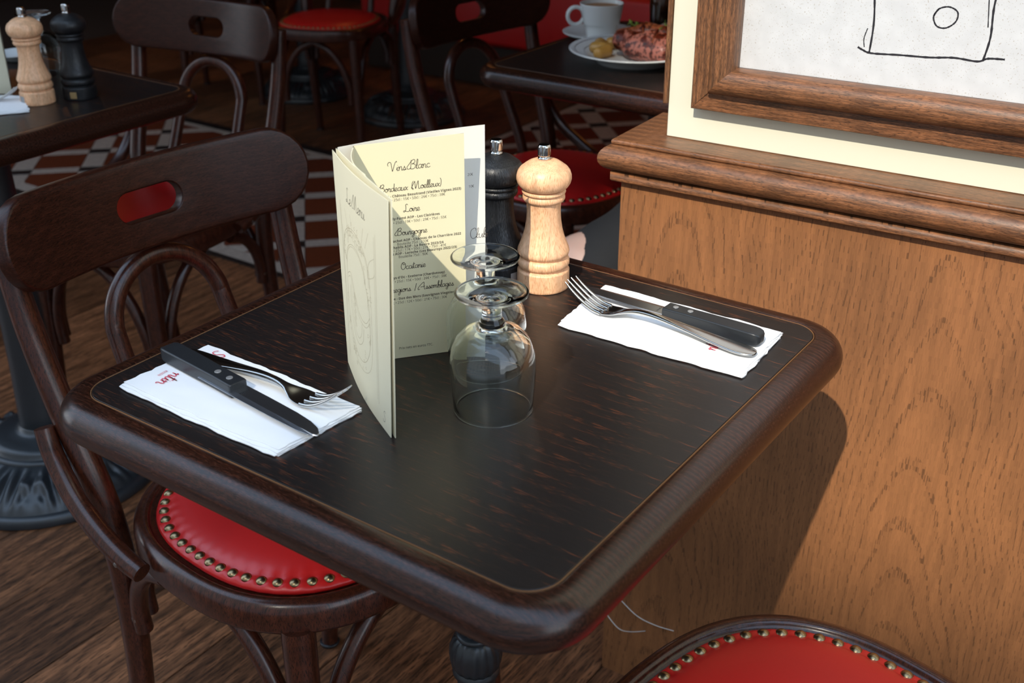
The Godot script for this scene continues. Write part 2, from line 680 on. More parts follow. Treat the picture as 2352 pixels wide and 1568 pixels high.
func build_setting():
	var b := Mb.new()
	b.box(Vector3(-1.5, -0.06, -1.55), Vector3(9.0, 0.10, 6.5), 0.001)
	var floor_node = struct(build(b, "floor", M.grout), "dark wood planks with a band of red, white and black tiles set diagonally")
	build_planks(floor_node)
	build_tiles(floor_node)
	b = Mb.new()
	b.box(Vector3(-1.5, 3.05, -2.55), Vector3(9.0, 0.10, 4.7), 0.001)
	struct(build(b, "ceiling", M.ceiling_paint))
	b = Mb.new()
	b.box(Vector3(-1.5, 1.5, -4.85), Vector3(9.0, 3.1, 0.12), 0.001)
	struct(build(b, "wall_back", M.dark_paint), "dark wall at the back of the room")
	b = Mb.new()
	b.box(Vector3(-5.94, 1.5, -1.9), Vector3(0.12, 3.1, 5.9), 0.001)
	struct(build(b, "wall_left", M.dark_paint))
	b = Mb.new()
	b.box(Vector3(2.94, 1.5, -2.9), Vector3(0.12, 3.1, 4.0), 0.001)
	struct(build(b, "wall_right", M.dark_paint))
	b = Mb.new()                                  # the house front above the opening
	b.box(Vector3(-1.5, 5.3, -0.3), Vector3(16.0, 4.4, 0.2), 0.001)
	struct(build(b, "wall_front", M.limestone))
	# two pendant lamps over the back of the room
	var lamp := -1
	for p in [Vector3(-2.6, 2.0, -3.4), Vector3(-0.6, 2.0, -3.2), Vector3(-4.3, 2.0, -2.6)]:
		lamp += 1
		var t := thing("pendant_lamp", "warm pendant lamp hanging over the back of the room, " + ["the middle one", "the one towards the banquette's right end", "the one farthest to the left"][lamp], "lamp", p, 0.0, "pendant lamps at the back of the room")
		b = Mb.new()
		b.lathe([Vector2(0.02, 0.16), Vector2(0.05, 0.15), Vector2(0.13, 0.02), Vector2(0.135, 0.0), Vector2(0.128, 0.0), Vector2(0.045, 0.14), Vector2(0.0, 0.145)], 24)
		build(b, "lamp_shade", M.cast_iron, t)
		b = Mb.new()
		b.lathe([Vector2(0, 0.02), Vector2(0.02, 0.022), Vector2(0.035, 0.05), Vector2(0.025, 0.08), Vector2(0.0, 0.10)], 16)
		build(b, "bulb", M.lamp_shade, t)
		b = Mb.new()
		b.tube([Vector3(0, 0.15, 0), Vector3(0, 0.6, 0), Vector3(0, 1.0, 0)], 0.004, 6)
		build(b, "cord", M.black_plastic, t)
		var l := OmniLight3D.new()
		l.name = "pendant_light"
		l.light_color = Color(1.0, 0.62, 0.30)
		l.light_energy = 0.1
		l.light_size = 0.03
		l.omni_range = 12.0
		l.omni_attenuation = 2.0
		l.shadow_enabled = true
		l.position = Vector3(0, 0.05, 0)
		t.add_child(l)


func build_planks(root: Node):
	var rng := RandomNumberGenerator.new()
	rng.seed = 11
	var w := 0.1775
	var shared := {}
	for area in [[-2.65, 1.4, -1.47, 1.7], [-4.55, -1.66, -4.7, -2.40]]:
		var x: float = -0.725 + w * ceilf((area[0] + 0.725) / w)
		while x < area[1]:
			var z: float = area[2] - rng.randf_range(0.1, 1.0)
			while z < area[3]:
				var z0 := maxf(z, area[2])
				var z1 := minf(z + 1.22, area[3])
				var x1 := minf(x + w, area[1])
				if z1 - z0 > 0.02 and x1 - x > 0.02:
					var key := "%.3f %.3f" % [x1 - x, z1 - z0]
					if not shared.has(key):
						var b := Mb.new()
						b.box(Vector3.ZERO, Vector3(x1 - x - 0.0016, 0.012, z1 - z0 - 0.0016), 0.0014)
						shared[key] = b.mesh()
					var o := put(shared[key], "plank", M["plank_%d" % rng.randi_range(0, 3)], root)
					o.position = Vector3((x + x1) / 2, -0.006, (z0 + z1) / 2)
				z += 1.22
			x += w


func build_tiles(root: Node):
	var U := Vector2(cos(deg_to_rad(45.2)), sin(deg_to_rad(45.2)))
	var W := Vector2(-U.y, U.x)
	var from := Vector2(-1.492, -1.704)
	var pu := 0.213
	var pw := 0.236
	var bu := 0.052
	var bw := 0.074
	var bound := PackedVector2Array([Vector2(-4.4, -1.545), Vector2(0.14, -1.545), Vector2(0.14, -4.0), Vector2(-1.615, -4.0), Vector2(-1.615, -2.325), Vector2(-4.4, -2.325)])
	var shared := {}
	var j := 0.0011
	for i in range(-30, 31):
		for k in range(-30, 31):
			for part in 4:
				var u0: float = i * pu + (0.0 if part < 2 else bu)
				var u1: float = i * pu + (bu if part < 2 else pu)
				var w0: float = k * pw + (0.0 if part % 2 == 0 else bw)
				var w1: float = k * pw + (bw if part % 2 == 0 else pw)
				var cell := PackedVector2Array()
				for q in [[u0 + j, w0 + j], [u1 - j, w0 + j], [u1 - j, w1 - j], [u0 + j, w1 - j]]:
					cell.append(from + U * q[0] + W * q[1])
				var kind: String = ["black", "white", "white", "red"][part]
				for piece in Geometry2D.intersect_polygons(cell, bound):
					var area := 0.0
					for n in piece.size():
						area += piece[n].cross(piece[(n + 1) % piece.size()])
					if absf(area) < 0.0004:
						continue
					var mid := Vector2.ZERO
					for p in piece:
						mid += p
					mid /= piece.size()
					var whole: bool = piece.size() == 4 and absf(absf(area) / 2 - (u1 - u0 - 2 * j) * (w1 - w0 - 2 * j)) < 1e-5
					var m: Mesh
					if whole and shared.has(part):
						m = shared[part]
					else:
						var b := Mb.new()
						var rel := PackedVector2Array()
						for p in piece:
							rel.append(p - mid)
						b.prism(rel, -0.009, 0.0008, 0.0012)
						m = b.mesh(true)
						if whole:
							shared[part] = m
					var o := put(m, kind + "_tile", M["tile_" + kind], root)
					o.position = Vector3(mid.x, 0, mid.y)
	# border: a white strip and a dark strip along each side, in lengths
	for s in [["white", Vector2(-4.4, -1.5165), Vector2(0.14, -1.5165), 0.05], ["black", Vector2(-4.4, -1.481), Vector2(0.14, -1.481), 0.020],
			["white", Vector2(-4.4, -2.341), Vector2(-1.63, -2.341), 0.028], ["black", Vector2(-4.4, -2.378), Vector2(-1.66, -2.378), 0.043],
			["white", Vector2(-1.632, -2.36), Vector2(-1.632, -4.0), 0.03]]:
		var a: Vector2 = s[1]
		var e: Vector2 = s[2]
		var count := int(ceil(a.distance_to(e) / 0.20))
		var step := (e - a) / count
		var across: Vector2 = Vector2(-step.y, step.x).normalized() * s[3] / 2
		var along := step.normalized() * (step.length() / 2 - 0.0011)
		var b := Mb.new()
		b.prism(PackedVector2Array([-along - across, along - across, along + across, -along + across]), -0.009, 0.0008, 0.0012)
		var m := b.mesh(true)
		for n in count:
			var c := a + step * (n + 0.5)
			put(m, s[0] + "_border_tile", M["tile_" + s[0]], root).position = Vector3(c.x, 0, c.y)


# ---------------------------------------------------------------- across the street

func build_street():
	var b := Mb.new()
	b.box(Vector3(0, -0.16, 17.0), Vector3(70, 0.1, 30.0), 0.001)
	struct(build(b, "ground", M.paving))
	town_house("tall stone town house across the street with six rows of windows", Vector3(-10.92, 0, 20.0), Vector3(30.0, 23.0, 4.0), 9, 6)
	town_house("lower stone town house across the street beside the tall one", Vector3(16.1, 0, 20.0), Vector3(24.0, 18.43, 4.0), 8, 5)


func town_house(label: String, at: Vector3, size: Vector3, across: int, floors: int):
	var t := thing("town_house", label, "building", at)
	var b := Mb.new()
	b.box(Vector3(0, size.y / 2, 0), size, 0.02)
	build(b, "facade", M.limestone, t)
	b = Mb.new()
	b.box(Vector3(0, size.y + 0.15, 0), Vector3(size.x + 0.0, 0.3, size.z + 0.6), 0.05)
	build(b, "cornice", M.zinc, t)
	var frame := Mb.new()
	frame.box(Vector3.ZERO, Vector3(1.3, 2.2, 0.16), 0.02)
	var fm := frame.mesh()
	var pane := Mb.new()
	pane.box(Vector3(0, 0, -0.07), Vector3(1.05, 1.95, 0.08), 0.01)
	var pm := pane.mesh()
	for f in floors:
		for k in across:
			var p := Vector3((k + 0.5) / across * size.x - size.x / 2, 2.2 + f * (size.y - 2.0) / floors, -size.z / 2 - 0.02)
			var w := put(fm, "window", M.limestone, t)
			w.position = p
			put(pm, "pane", M.window_glass, w)


# ---------------------------------------------------------------- partition with dado, cap and framed drawing

func build_wall():
	var w := Node3D.new()
	w.name = "wall_partition"
	add_child(w)
	w.position = Vector3(0.163, 0, -0.678)
	w.rotation.y = deg_to_rad(2.9)
	struct(w, "oak panelled partition with a moulded cap and cream plaster above")
	var L := 1.9
	var D := 0.13
	# veneered panel: front and left return
	var b := Mb.new()
	var front := [Vector3(0, 0, 0), Vector3(L, 0, 0), Vector3(L, 0.80, 0), Vector3(0, 0.80, 0)]
	var i0 := []
	for p in front:
		i0.append(b.add(p, Vector2(p.x / 0.85, 1.0 - p.y / 0.85)))
	b.quad(i0[0], i0[3], i0[2], i0[1])
	i0 = []
	for p in [Vector3(0, 0, -D), Vector3(0, 0, 0), Vector3(0, 0.80, 0), Vector3(0, 0.80, -D)]:
		i0.append(b.add(p, Vector2(0.5 + p.z / 0.85, 1.0 - p.y / 0.85)))
	b.quad(i0[0], i0[3], i0[2], i0[1])
	i0 = []
	for p in [Vector3(L, 0, -D), Vector3(0, 0, -D), Vector3(0, 0.80, -D), Vector3(L, 0.80, -D)]:
		i0.append(b.add(p, Vector2(0.3 + p.x / 0.85, 1.0 - p.y / 0.85)))
	b.quad(i0[0], i0[3], i0[2], i0[1])
	build(b, "dado_panel", M.oak_veneer, w)
	# chalk scuffs near the foot of the panel
	b = Mb.new()
	for s in [[Vector2(0.028, 0.142), Vector2(0.055, 0.125), Vector2(0.085, 0.121), Vector2(0.115, 0.124)], [Vector2(0.002, 0.108), Vector2(0.025, 0.088), Vector2(0.045, 0.09), Vector2(0.07, 0.103)]]:
		var path := []
		for p in smooth(s, 5):
			path.append(Vector3(p.x, p.y, 0.0002))
		b.tube(path, 0.0014, 5, true, Vector2(1, 0.2))
	build(b, "scuff_mark", M.card_white, w)
	# mouldings run along the front and turn the left corner: (out, up) profiles
	moulding(w, "lower_fillet", [Vector2(-0.01, 0.791), Vector2(0.009, 0.791), Vector2(0.0105, 0.793), Vector2(0.0105, 0.804), Vector2(-0.01, 0.806)], L, D)
	var nose := [Vector2(-0.01, 0.806), Vector2(0.006, 0.805)]
	for k in 11:
		var a := -PI / 2 + PI * k / 10
		nose.append(Vector2(0.0075 + 0.0155 * cos(a), 0.8215 + 0.0158 * sin(a)))
	nose.append(Vector2(0.004, 0.8375))
	nose.append(Vector2(-0.01, 0.838))
	moulding(w, "bullnose", nose, L, D)
	moulding(w, "cap_board", [Vector2(-0.06, 0.8375), Vector2(0.0085, 0.8375), Vector2(0.0105, 0.8395), Vector2(0.0105, 0.8425), Vector2(0.0085, 0.8445), Vector2(-0.06, 0.845)], L, D)
	# plaster above, a thin board on its left end
	b = Mb.new()
	b.box(Vector3(0.042 + 0.9, 1.62, -0.034 - 0.03), Vector3(1.8, 1.55, 0.06), 0.001)
	build(b, "plaster", M.plaster, w)
	b = Mb.new()
	b.box(Vector3(0.0385, 1.665, -0.062), Vector3(0.006, 1.56, 0.062), 0.001)
	build(b, "end_board", M.oak_upright, w)
	build_picture(w)


func moulding(root: Node, called: String, profile: Array, L: float, D: float):
	var b := Mb.new()
	b.shell()
	var rings := []
	for spot in 3:
		var pts := PackedVector3Array()
		for p in profile:
			var q: Vector2 = p
			if spot == 0:
				pts.append(Vector3(-q.x, q.y, -D))
			elif spot == 1:
				pts.append(Vector3(-q.x, q.y, q.x))
			else:
				pts.append(Vector3(L, q.y, q.x))
		rings.append(pts)
	# separate rings at the mitre so that it stays sharp
	b.loft([rings[0], rings[1]], true, false, true, false)
	b.loft([rings[1], rings[2]], true, false, false, true)
	build(b, called, M.oak_moulding, root)


func build_picture(w: Node3D):
	# local to the partition: plaster face at z = -0.034
	var at: Vector3 = w.transform * Vector3(0.078, 0.888, -0.034)
	var t := thing("framed_drawing", "black line drawing on pale paper in a wide moulded oak frame hung on the partition", "picture", at, w.rotation.y)
	var W := 0.66
	var H := 0.52
	# profile across a member: (in from the outer edge, out from the wall)
	var prof := [Vector2(0, 0), Vector2(0, 0.015), Vector2(0.0015, 0.0168), Vector2(0.0205, 0.0172), Vector2(0.0225, 0.0165), Vector2(0.0228, 0.020)]
	for k in 9:
		var a := PI - PI * 0.93 * k / 8
		prof.append(Vector2(0.0375 + 0.0150 * cos(a), 0.020 + 0.0125 * sin(a)))
	prof.append(Vector2(0.0528, 0.012))
	prof.append(Vector2(0.0528, 0.003))
	prof.append(Vector2(0.02, 0.0))
	var corners := [Vector2(0, 0), Vector2(W, 0), Vector2(W, H), Vector2(0, H)]
	var inward := [Vector2(1, 1), Vector2(-1, 1), Vector2(-1, -1), Vector2(1, -1)]
	for k in 4:
		var b := Mb.new()
		var rings := []
		for e in [k, (k + 1) % 4]:
			var pts := PackedVector3Array()
			for p in prof:
				var q: Vector2 = corners[e] + inward[e] * p.x
				pts.append(Vector3(q.x, q.y, p.y))
			rings.append(pts)
		b.loft(rings)
		var o := build(b, "frame_member", M.oak_moulding if k % 2 == 0 else M.oak_upright, t)
		o.position = Vector3.ZERO
	var b := Mb.new()
	b.box(Vector3(W / 2, H / 2, 0.004), Vector3(W - 0.10, H - 0.10, 0.003), 0.0005)
	var paper := build(b, "paper", M.art_paper, t)
	# the drawing: a box with a ring in it, in brush line (x, y from the frame's outer corner)
	b = Mb.new()
	var z := 0.0056
	for s in [[[0.196, 0.30], [0.192, 0.22], [0.1925, 0.17], [0.198, 0.12], [0.1975, 0.086]],
			[[0.1845, 0.0905], [0.190, 0.088], [0.200, 0.0855], [0.23, 0.087], [0.26, 0.088], [0.285, 0.0905], [0.308, 0.0895], [0.318, 0.0935], [0.334, 0.0945]],
			[[0.3135, 0.0915], [0.3165, 0.115], [0.315, 0.15], [0.322, 0.19], [0.328, 0.24], [0.326, 0.30]],
			[[0.302, 0.20], [0.307, 0.165], [0.3125, 0.124]],
			[[0.1925, 0.111], [0.190, 0.100], [0.1915, 0.091]],
			[[0.258, 0.1295], [0.262, 0.1375], [0.272, 0.1405], [0.281, 0.136], [0.2805, 0.1265], [0.272, 0.1195], [0.2625, 0.1205], [0.258, 0.1295], [0.262, 0.1375]],
			[[0.214, 0.146], [0.222, 0.149], [0.230, 0.150]]]:
		var pts := []
		for p in s:
			pts.append(Vector2(p[0], p[1]))
		var line := smooth(pts, 8)
		var thick: float = 0.0021 if s.size() > 4 else 0.0011
		if s.size() == 9 and s[0][0] > 0.25:
			thick = 0.0016
		brush(b, line, thick, func(q): return Vector3(q.x, q.y, z), Vector3.BACK)
	build(b, "brush_line", M.ink, paper)


# a flat painted line of uneven width: where maps its points onto the surface
func brush(b: Mb, line: Array, width: float, where: Callable, up: Vector3, rough := 0.25):
	b.shell()
	var lo := []
	var hi := []
	for k in line.size():
		var t: Vector2 = (line[mini(k + 1, line.size() - 1)] - line[maxi(k - 1, 0)]).normalized()
		var n := Vector2(-t.y, t.x)
		var h := width / 2 * (1.0 + rough * sin(k * 2.4 + line[0].x * 300.0) * cos(k * 0.9))
		var a: Vector3 = where.call(line[k] - n * h)
		var c: Vector3 = where.call(line[k] + n * h)
		lo.append(b.add(a))
		hi.append(b.add(c))
	for k in line.size() - 1:
		var nn := (b.v[lo[k + 1]] - b.v[lo[k]]).cross(b.v[hi[k]] - b.v[lo[k]])
		if nn.dot(up) > 0.0:
			b.quad(lo[k], hi[k], hi[k + 1], lo[k + 1])
		else:
			b.quad(lo[k], lo[k + 1], hi[k + 1], hi[k])


# ---------------------------------------------------------------- tables

# a square top, 56 cm over its rounded edge; its origin is on the floor below its middle
func table_top(t: Node3D):
	var h := 0.25
	var out := func(o: float, y: float) -> PackedVector3Array:
		return flat_ring(rrect(Vector2.ZERO, Vector2(h + o, h + o), 0.028 + o, 10), y)
	var b := Mb.new()
	b.shell()
	b.loft([out.call(-0.0005, 0.712), out.call(-0.0005, 0.7494), out.call(-0.0012, 0.75)])
	build(b, "top_field", M.stained_top, t)
	b = Mb.new()
	b.shell()
	b.loft([out.call(-0.0004, 0.745), out.call(-0.0003, 0.7499), out.call(0.0006, 0.7499), out.call(0.0008, 0.745)], true, true)
	build(b, "worn_joint", M.worn_line, t)
	b = Mb.new()
	b.shell()
	var rings := [out.call(0.0008, 0.735), out.call(0.0009, 0.7492), out.call(0.0016, 0.7499), out.call(0.005, 0.7503)]
	for k in 17:
		var a := PI / 2 - PI * k / 16
		rings.append(out.call(0.0095 + 0.0205 * cos(a), 0.7295 + 0.0205 * sin(a)))
	rings.append(out.call(-0.02, 0.709))
	rings.append(out.call(-0.02, 0.735))
	b.loft(rings, true, true)
	build(b, "edge_moulding", M.stained_edge, t)


func fluted(times: int, depth: float) -> Callable:
	return func(a, _k): return Vector2(1.0 - depth * (0.5 + 0.5 * cos(a * times)), 0.0)


func build_table_for_two():
	var t := thing("bistro_table", "dark stained square bistro table laid for two, on a fluted iron pedestal", "table", Vector3(0.25, 0, -0.249))
	table_top(t)
	var b := Mb.new()
	b.lathe([Vector2(0, 0.036), Vector2(0.022, 0.036), Vector2(0.0185, 0.06), Vector2(0.0178, 0.20), Vector2(0.0178, 0.375), Vector2(0.0178, 0.41), Vector2(0.0165, 0.425), Vector2(0.0165, 0.65), Vector2(0.022, 0.69), Vector2(0, 0.69)], 48, false, Vector3.ZERO, fluted(12, 0.13))
	build(b, "column", M.cast_iron, t)
	b = Mb.new()
	b.lathe([Vector2(0, 0.345), Vector2(0.018, 0.345), Vector2(0.021, 0.350), Vector2(0.021, 0.354), Vector2(0.018, 0.358), Vector2(0.022, 0.362), Vector2(0.026, 0.366), Vector2(0.026, 0.370), Vector2(0.0235, 0.373)], 48)
	b.lathe([Vector2(0.010, 0.371), Vector2(0.0235, 0.372), Vector2(0.0275, 0.379), Vector2(0.0292, 0.390), Vector2(0.0285, 0.401), Vector2(0.0245, 0.411), Vector2(0.019, 0.416), Vector2(0.010, 0.417)], 72, true, Vector3.ZERO, func(a, k): return Vector2(1.0 - (0.06 * pow(absf(cos(a * 8)), 6.0) if k > 0 and k < 7 else 0.0), 0.0))
	b.lathe([Vector2(0.010, 0.414), Vector2(0.020, 0.415), Vector2(0.0215, 0.418), Vector2(0.020, 0.422), Vector2(0.010, 0.423)], 48, true)
	build(b, "collar", M.cast_iron, t)
	pedestal_head(t)
	iron_base(t, 0.19, 0.02)


func pedestal_head(t: Node3D):
	var b := Mb.new()
	b.box(Vector3(0, 0.701, 0), Vector3(0.30, 0.016, 0.05), 0.004)
	b.box(Vector3(0, 0.701, 0), Vector3(0.05, 0.0155, 0.30), 0.004)
	build(b, "head_bracket", M.cast_iron, t)


# round cast base: a ring of acanthus leaves between two mouldings
func iron_base(t: Node3D, R: float, r: float):
	var b := Mb.new()
	var k := R / 0.19
	b.lathe([Vector2(0, 0.0), Vector2(R - 0.003, 0.0), Vector2(R, 0.003), Vector2(R, 0.015), Vector2(R - 0.005, 0.021), Vector2(R - 0.012, 0.023), Vector2(R - 0.016, 0.023), Vector2(0, 0.023)], 72)
	build(b, "base_rim", M.cast_iron, t)
	b = Mb.new()
	b.shell()
	var rings := []
	var n := 288
	var rows := 26
	for j in rows + 1:
		var s := float(j) / rows
		var rad := lerpf(R - 0.014, 0.098 * k, s)
		var hgt := 0.023 + 0.047 * k * pow(s, 0.75) + 0.006 * sin(s * PI)
		var pts := PackedVector3Array()
		for i in n:
			var a := TAU * i / n
			var q := a * 8.0 / TAU
			var c := q - floorf(q) - 0.5                   # across one leaf
			# ribs fan out from the leaf's foot, curling sideways at their tips
			var fan := c * (1.35 - 0.75 * s) + 0.10 * signf(c) * s * s
			var rib := cos(fan * 36.0) * (1.0 - smoothstep(0.30, 0.48, absf(c)))
			var curl := maxf(0.0, 1.0 - Vector2((absf(c) - 0.40) * 5.5, (s - 0.50) * 3.0).length() * 1.6) * 1.6
			var stem := exp(-pow(c * 16.0, 2.0)) * 0.9
			var tip := maxf(0.0, 1.0 - Vector2((absf(c) - 0.36) * 7.0, (s - 0.12) * 7.0).length())
			var amp := 0.0036 * k * sin(clampf(s * 1.06, 0.0, 1.0) * PI)
			var e := (rib * 0.75 + curl + stem + tip) * amp * 1.5
			pts.append(Vector3(cos(a) * (rad + e * 0.5), hgt + e, -sin(a) * (rad + e * 0.5)))
		rings.append(pts)
	b.loft(rings, true, false, false, false)
	build(b, "leaf_relief", M.cast_iron, t)
	b = Mb.new()
	var y := 0.023 + 0.047 * k
	b.lathe([Vector2(0, y - 0.03), Vector2(0.100 * k, y - 0.012), Vector2(0.102 * k, y), Vector2(0.098 * k, y + 0.005), Vector2(0.092 * k, y + 0.006), Vector2(0.092 * k, y + 0.006), Vector2(0.088 * k, y + 0.012), Vector2(0.088 * k, y + 0.017), Vector2(0.080 * k, y + 0.021), Vector2(0.066 * k, y + 0.023), Vector2(r + 0.016, y + 0.026), Vector2(r + 0.008, y + 0.030), Vector2(r + 0.006, y + 0.036), Vector2(r + 0.002, y + 0.040), Vector2(0, y + 0.042)], 64)
	build(b, "base_shoulder", M.cast_iron, t)


func round_pole_table(label: String, at: Vector3, group := "") -> Node3D:
	var t := thing("bistro_table", label, "table", at, 0.0, group)
	table_top(t)
	var b := Mb.new()
	b.lathe([Vector2(0, 0.09), Vector2(0.048, 0.09), Vector2(0.044, 0.14), Vector2(0.040, 0.25), Vector2(0.0375, 0.45), Vector2(0.036, 0.66), Vector2(0.045, 0.69), Vector2(0, 0.69)], 40)
	build(b, "column", M.cast_iron, t)
	pedestal_head(t)
	iron_base(t, 0.215, 0.042)
	return t


# ---------------------------------------------------------------- bentwood chairs, facing +z

func make_chair(label: String, at: Vector3, turn: float, group: String) -> Node3D:
	var t := thing("bentwood_chair", label, "chair", at, turn, group)
	var wood: Material = M.chair_wood
	# seat frame: rounded square ring
	var outline := func(r: float, y: float, n := 72) -> PackedVector3Array:
		var pts := PackedVector3Array()
		for i in n:
			var a := TAU * i / n
			var e := 2.45
			var k := r / pow(pow(absf(cos(a)), e) + pow(absf(sin(a)), e), 1.0 / e)
			pts.append(Vector3(k * cos(a), y, -k * sin(a)))
		return pts
	var b := Mb.new()
	b.shell()
	b.loft([outline.call(0.188, 0.424), outline.call(0.194, 0.426), outline.call(0.1965, 0.431), outline.call(0.1965, 0.448), outline.call(0.1955, 0.456), outline.call(0.192, 0.4625), outline.call(0.186, 0.4655),
		outline.call(0.181, 0.465), outline.call(0.1785, 0.462), outline.call(0.1765, 0.4575), outline.call(0.168, 0.4565), outline.call(0.150, 0.4565), outline.call(0.150, 0.424)], true, true)
	build(b, "seat_frame", wood, t)
	# cushion: puckered between the studs
	b = Mb.new()
	b.shell()
	var studs := 58
	var rings := []
	var n := studs * 4
	for p in [[0.166, 0.456], [0.1695, 0.4575], [0.1705, 0.4605], [0.1690, 0.4640], [0.1655, 0.4665], [0.162, 0.4672], [0.1585, 0.4674], [0.1545, 0.4690], [0.1515, 0.4710], [0.1485, 0.4728], [0.142, 0.4755], [0.13, 0.4785], [0.11, 0.4815], [0.08, 0.4838], [0.05, 0.4850], [0.02, 0.4855]]:
		var pts: PackedVector3Array = outline.call(p[0], p[1], n)
		for i in n:
			var ph := cos(TAU * i * studs / n)
			var near: float = exp(-pow((p[0] - 0.1615) / 0.0052, 2.0))
			pts[i].y -= 0.0016 * near * ph
			var past: float = exp(-pow((p[0] - 0.1515) / 0.003, 2.0))
			pts[i].y -= 0.0007 * past * ph
		rings.append(pts)
	b.loft(rings, true, false, true, true)
	var seat := build(b, "seat", M.red_leather, t)
	b = Mb.new()
	b.lathe([Vector2(0, -0.002), Vector2(0.0062, -0.002), Vector2(0.0067, -0.0005), Vector2(0.0061, 0.0014), Vector2(0.0044, 0.0032), Vector2(0.0022, 0.0042), Vector2(0, 0.0044)], 14)
	var stud := b.mesh()
	var spots: PackedVector3Array = outline.call(0.1605, 0.4664, studs)
	for p in spots:
		put(stud, "stud", M.brass, seat).position = p
	# back legs rise into the back posts
	for s in [-1.0, 1.0]:
		b = Mb.new()
		b.tube(smooth([Vector3(s * 0.168, 0, -0.205), Vector3(s * 0.165, 0.15, -0.185), Vector3(s * 0.166, 0.32, -0.168), Vector3(s * 0.172, 0.46, -0.170), Vector3(s * 0.182, 0.60, -0.212), Vector3(s * 0.187, 0.70, -0.238), Vector3(s * 0.189, 0.79, -0.252)], 5),
			smooth_f([0.0125, 0.0155, 0.0172, 0.0175, 0.0165, 0.0158, 0.0140], 5), 18)
		var leg := build(b, "back_leg", wood, t)
		b = Mb.new()
		b.lathe([Vector2(0, 0), Vector2(0.015, 0), Vector2(0.016, 0.003), Vector2(0.015, 0.006), Vector2(0, 0.006)], 16, false, Vector3(s * 0.168, 0, -0.205))
		build(b, "foot_glide", M.black_plastic, leg)
		b = Mb.new()
		b.tube(smooth([Vector3(s * 0.156, 0, 0.155), Vector3(s * 0.152, 0.15, 0.149), Vector3(s * 0.146, 0.32, 0.142), Vector3(s * 0.142, 0.43, 0.138)], 5), smooth_f([0.0125, 0.0155, 0.0180, 0.0190], 5), 18)
		leg = build(b, "front_leg", wood, t)
		b = Mb.new()
		b.lathe([Vector2(0, 0), Vector2(0.015, 0), Vector2(0.016, 0.003), Vector2(0.015, 0.006), Vector2(0, 0.006)], 16, false, Vector3(s * 0.156, 0, 0.155))
		build(b, "foot_glide", M.black_plastic, leg)
		# bent bracket from the back post down to the seat's side
		b = Mb.new()
		b.tube(smooth([Vector3(s * 0.205, 0.572, -0.213), Vector3(s * 0.207, 0.54, -0.200), Vector3(s * 0.210, 0.50, -0.165), Vector3(s * 0.2115, 0.472, -0.118), Vector3(s * 0.2095, 0.454, -0.078), Vector3(s * 0.206, 0.445, -0.050)], 6), smooth_f([0.0118, 0.0125, 0.0128, 0.0128, 0.0125, 0.0118], 6), 14)
		var br := build(b, "side_bracket", wood, t)
		b = Mb.new()
		b.lathe([Vector2(0, 0.0), Vector2(0.0042, 0.0), Vector2(0.0038, 0.0012), Vector2(0, 0.0015)], 12)
		b.move(Transform3D(Basis(Vector3.BACK, -s * PI / 2), Vector3(s * 0.2205, 0.452, -0.078)))
		build(b, "screw", M.screw_steel, br)
	# braces under the seat, two to a leg
	for leg in [[0.146, 0.142, 1.0, 1.0], [-0.146, 0.142, -1.0, 1.0], [0.166, -0.170, 1.0, -1.0], [-0.166, -0.170, -1.0, -1.0]]:
		var x: float = leg[0]
		var z: float = leg[1]
		for side in 2:
			var dir := Vector3(-leg[2], 0, 0) if side == 0 else Vector3(0, 0, -leg[3])
			var drop := 0.215 if leg[3] > 0 else 0.135
			var run := 0.125 if leg[3] > 0 else 0.09
			var off := dir * 0.016
			var pts := [Vector3(x, 0.42 - drop, z) + dir * 0.024, Vector3(x, 0.42 - drop * 0.72, z) + dir * 0.026, Vector3(x, 0.42 - drop * 0.38, z) + dir * (0.026 + run * 0.20), Vector3(x, 0.42 - drop * 0.13, z) + dir * (0.026 + run * 0.55), Vector3(x, 0.419, z) + dir * (0.026 + run)]
			if side == 0:
				for i in 5:
					pts[i].z += leg[3] * 0.012 * i / 4.0
			else:
				for i in 5:
					pts[i].x += leg[2] * 0.010 * i / 4.0
			b = Mb.new()
			b.tube(smooth(pts, 6), 0.0115, 12)
			var brace := build(b, "brace", wood, t)
			if side == 1:
				b = Mb.new()
				b.lathe([Vector2(0, 0.0), Vector2(0.0046, 0.0), Vector2(0.0042, 0.0012), Vector2(0, 0.0015)], 12)
				b.move(Transform3D(Basis(Vector3.BACK, -leg[2] * PI / 2), pts[0] + Vector3(leg[2] * 0.0112, 0.022, 0)))
				build(b, "screw", M.screw_steel, brace)
	# arch below the backrest
	b = Mb.new()
	var arch := []
	for k in 17:
		var a := PI * k / 16
		arch.append(Vector3(0.079 * cos(a), 0.632 + 0.078 * sin(a), -0.262 + 0.02 * (1.0 - sin(a))))
	arch = [Vector3(0.083, 0.458, -0.172), Vector3(0.083, 0.50, -0.186), Vector3(0.081, 0.57, -0.216)] + arch + [Vector3(-0.081, 0.57, -0.216), Vector3(-0.083, 0.50, -0.186), Vector3(-0.083, 0.458, -0.172)]
	b.tube(smooth(arch, 3), 0.0118, 14)
	build(b, "back_arch", wood, t)
	backrest(t)
	return t


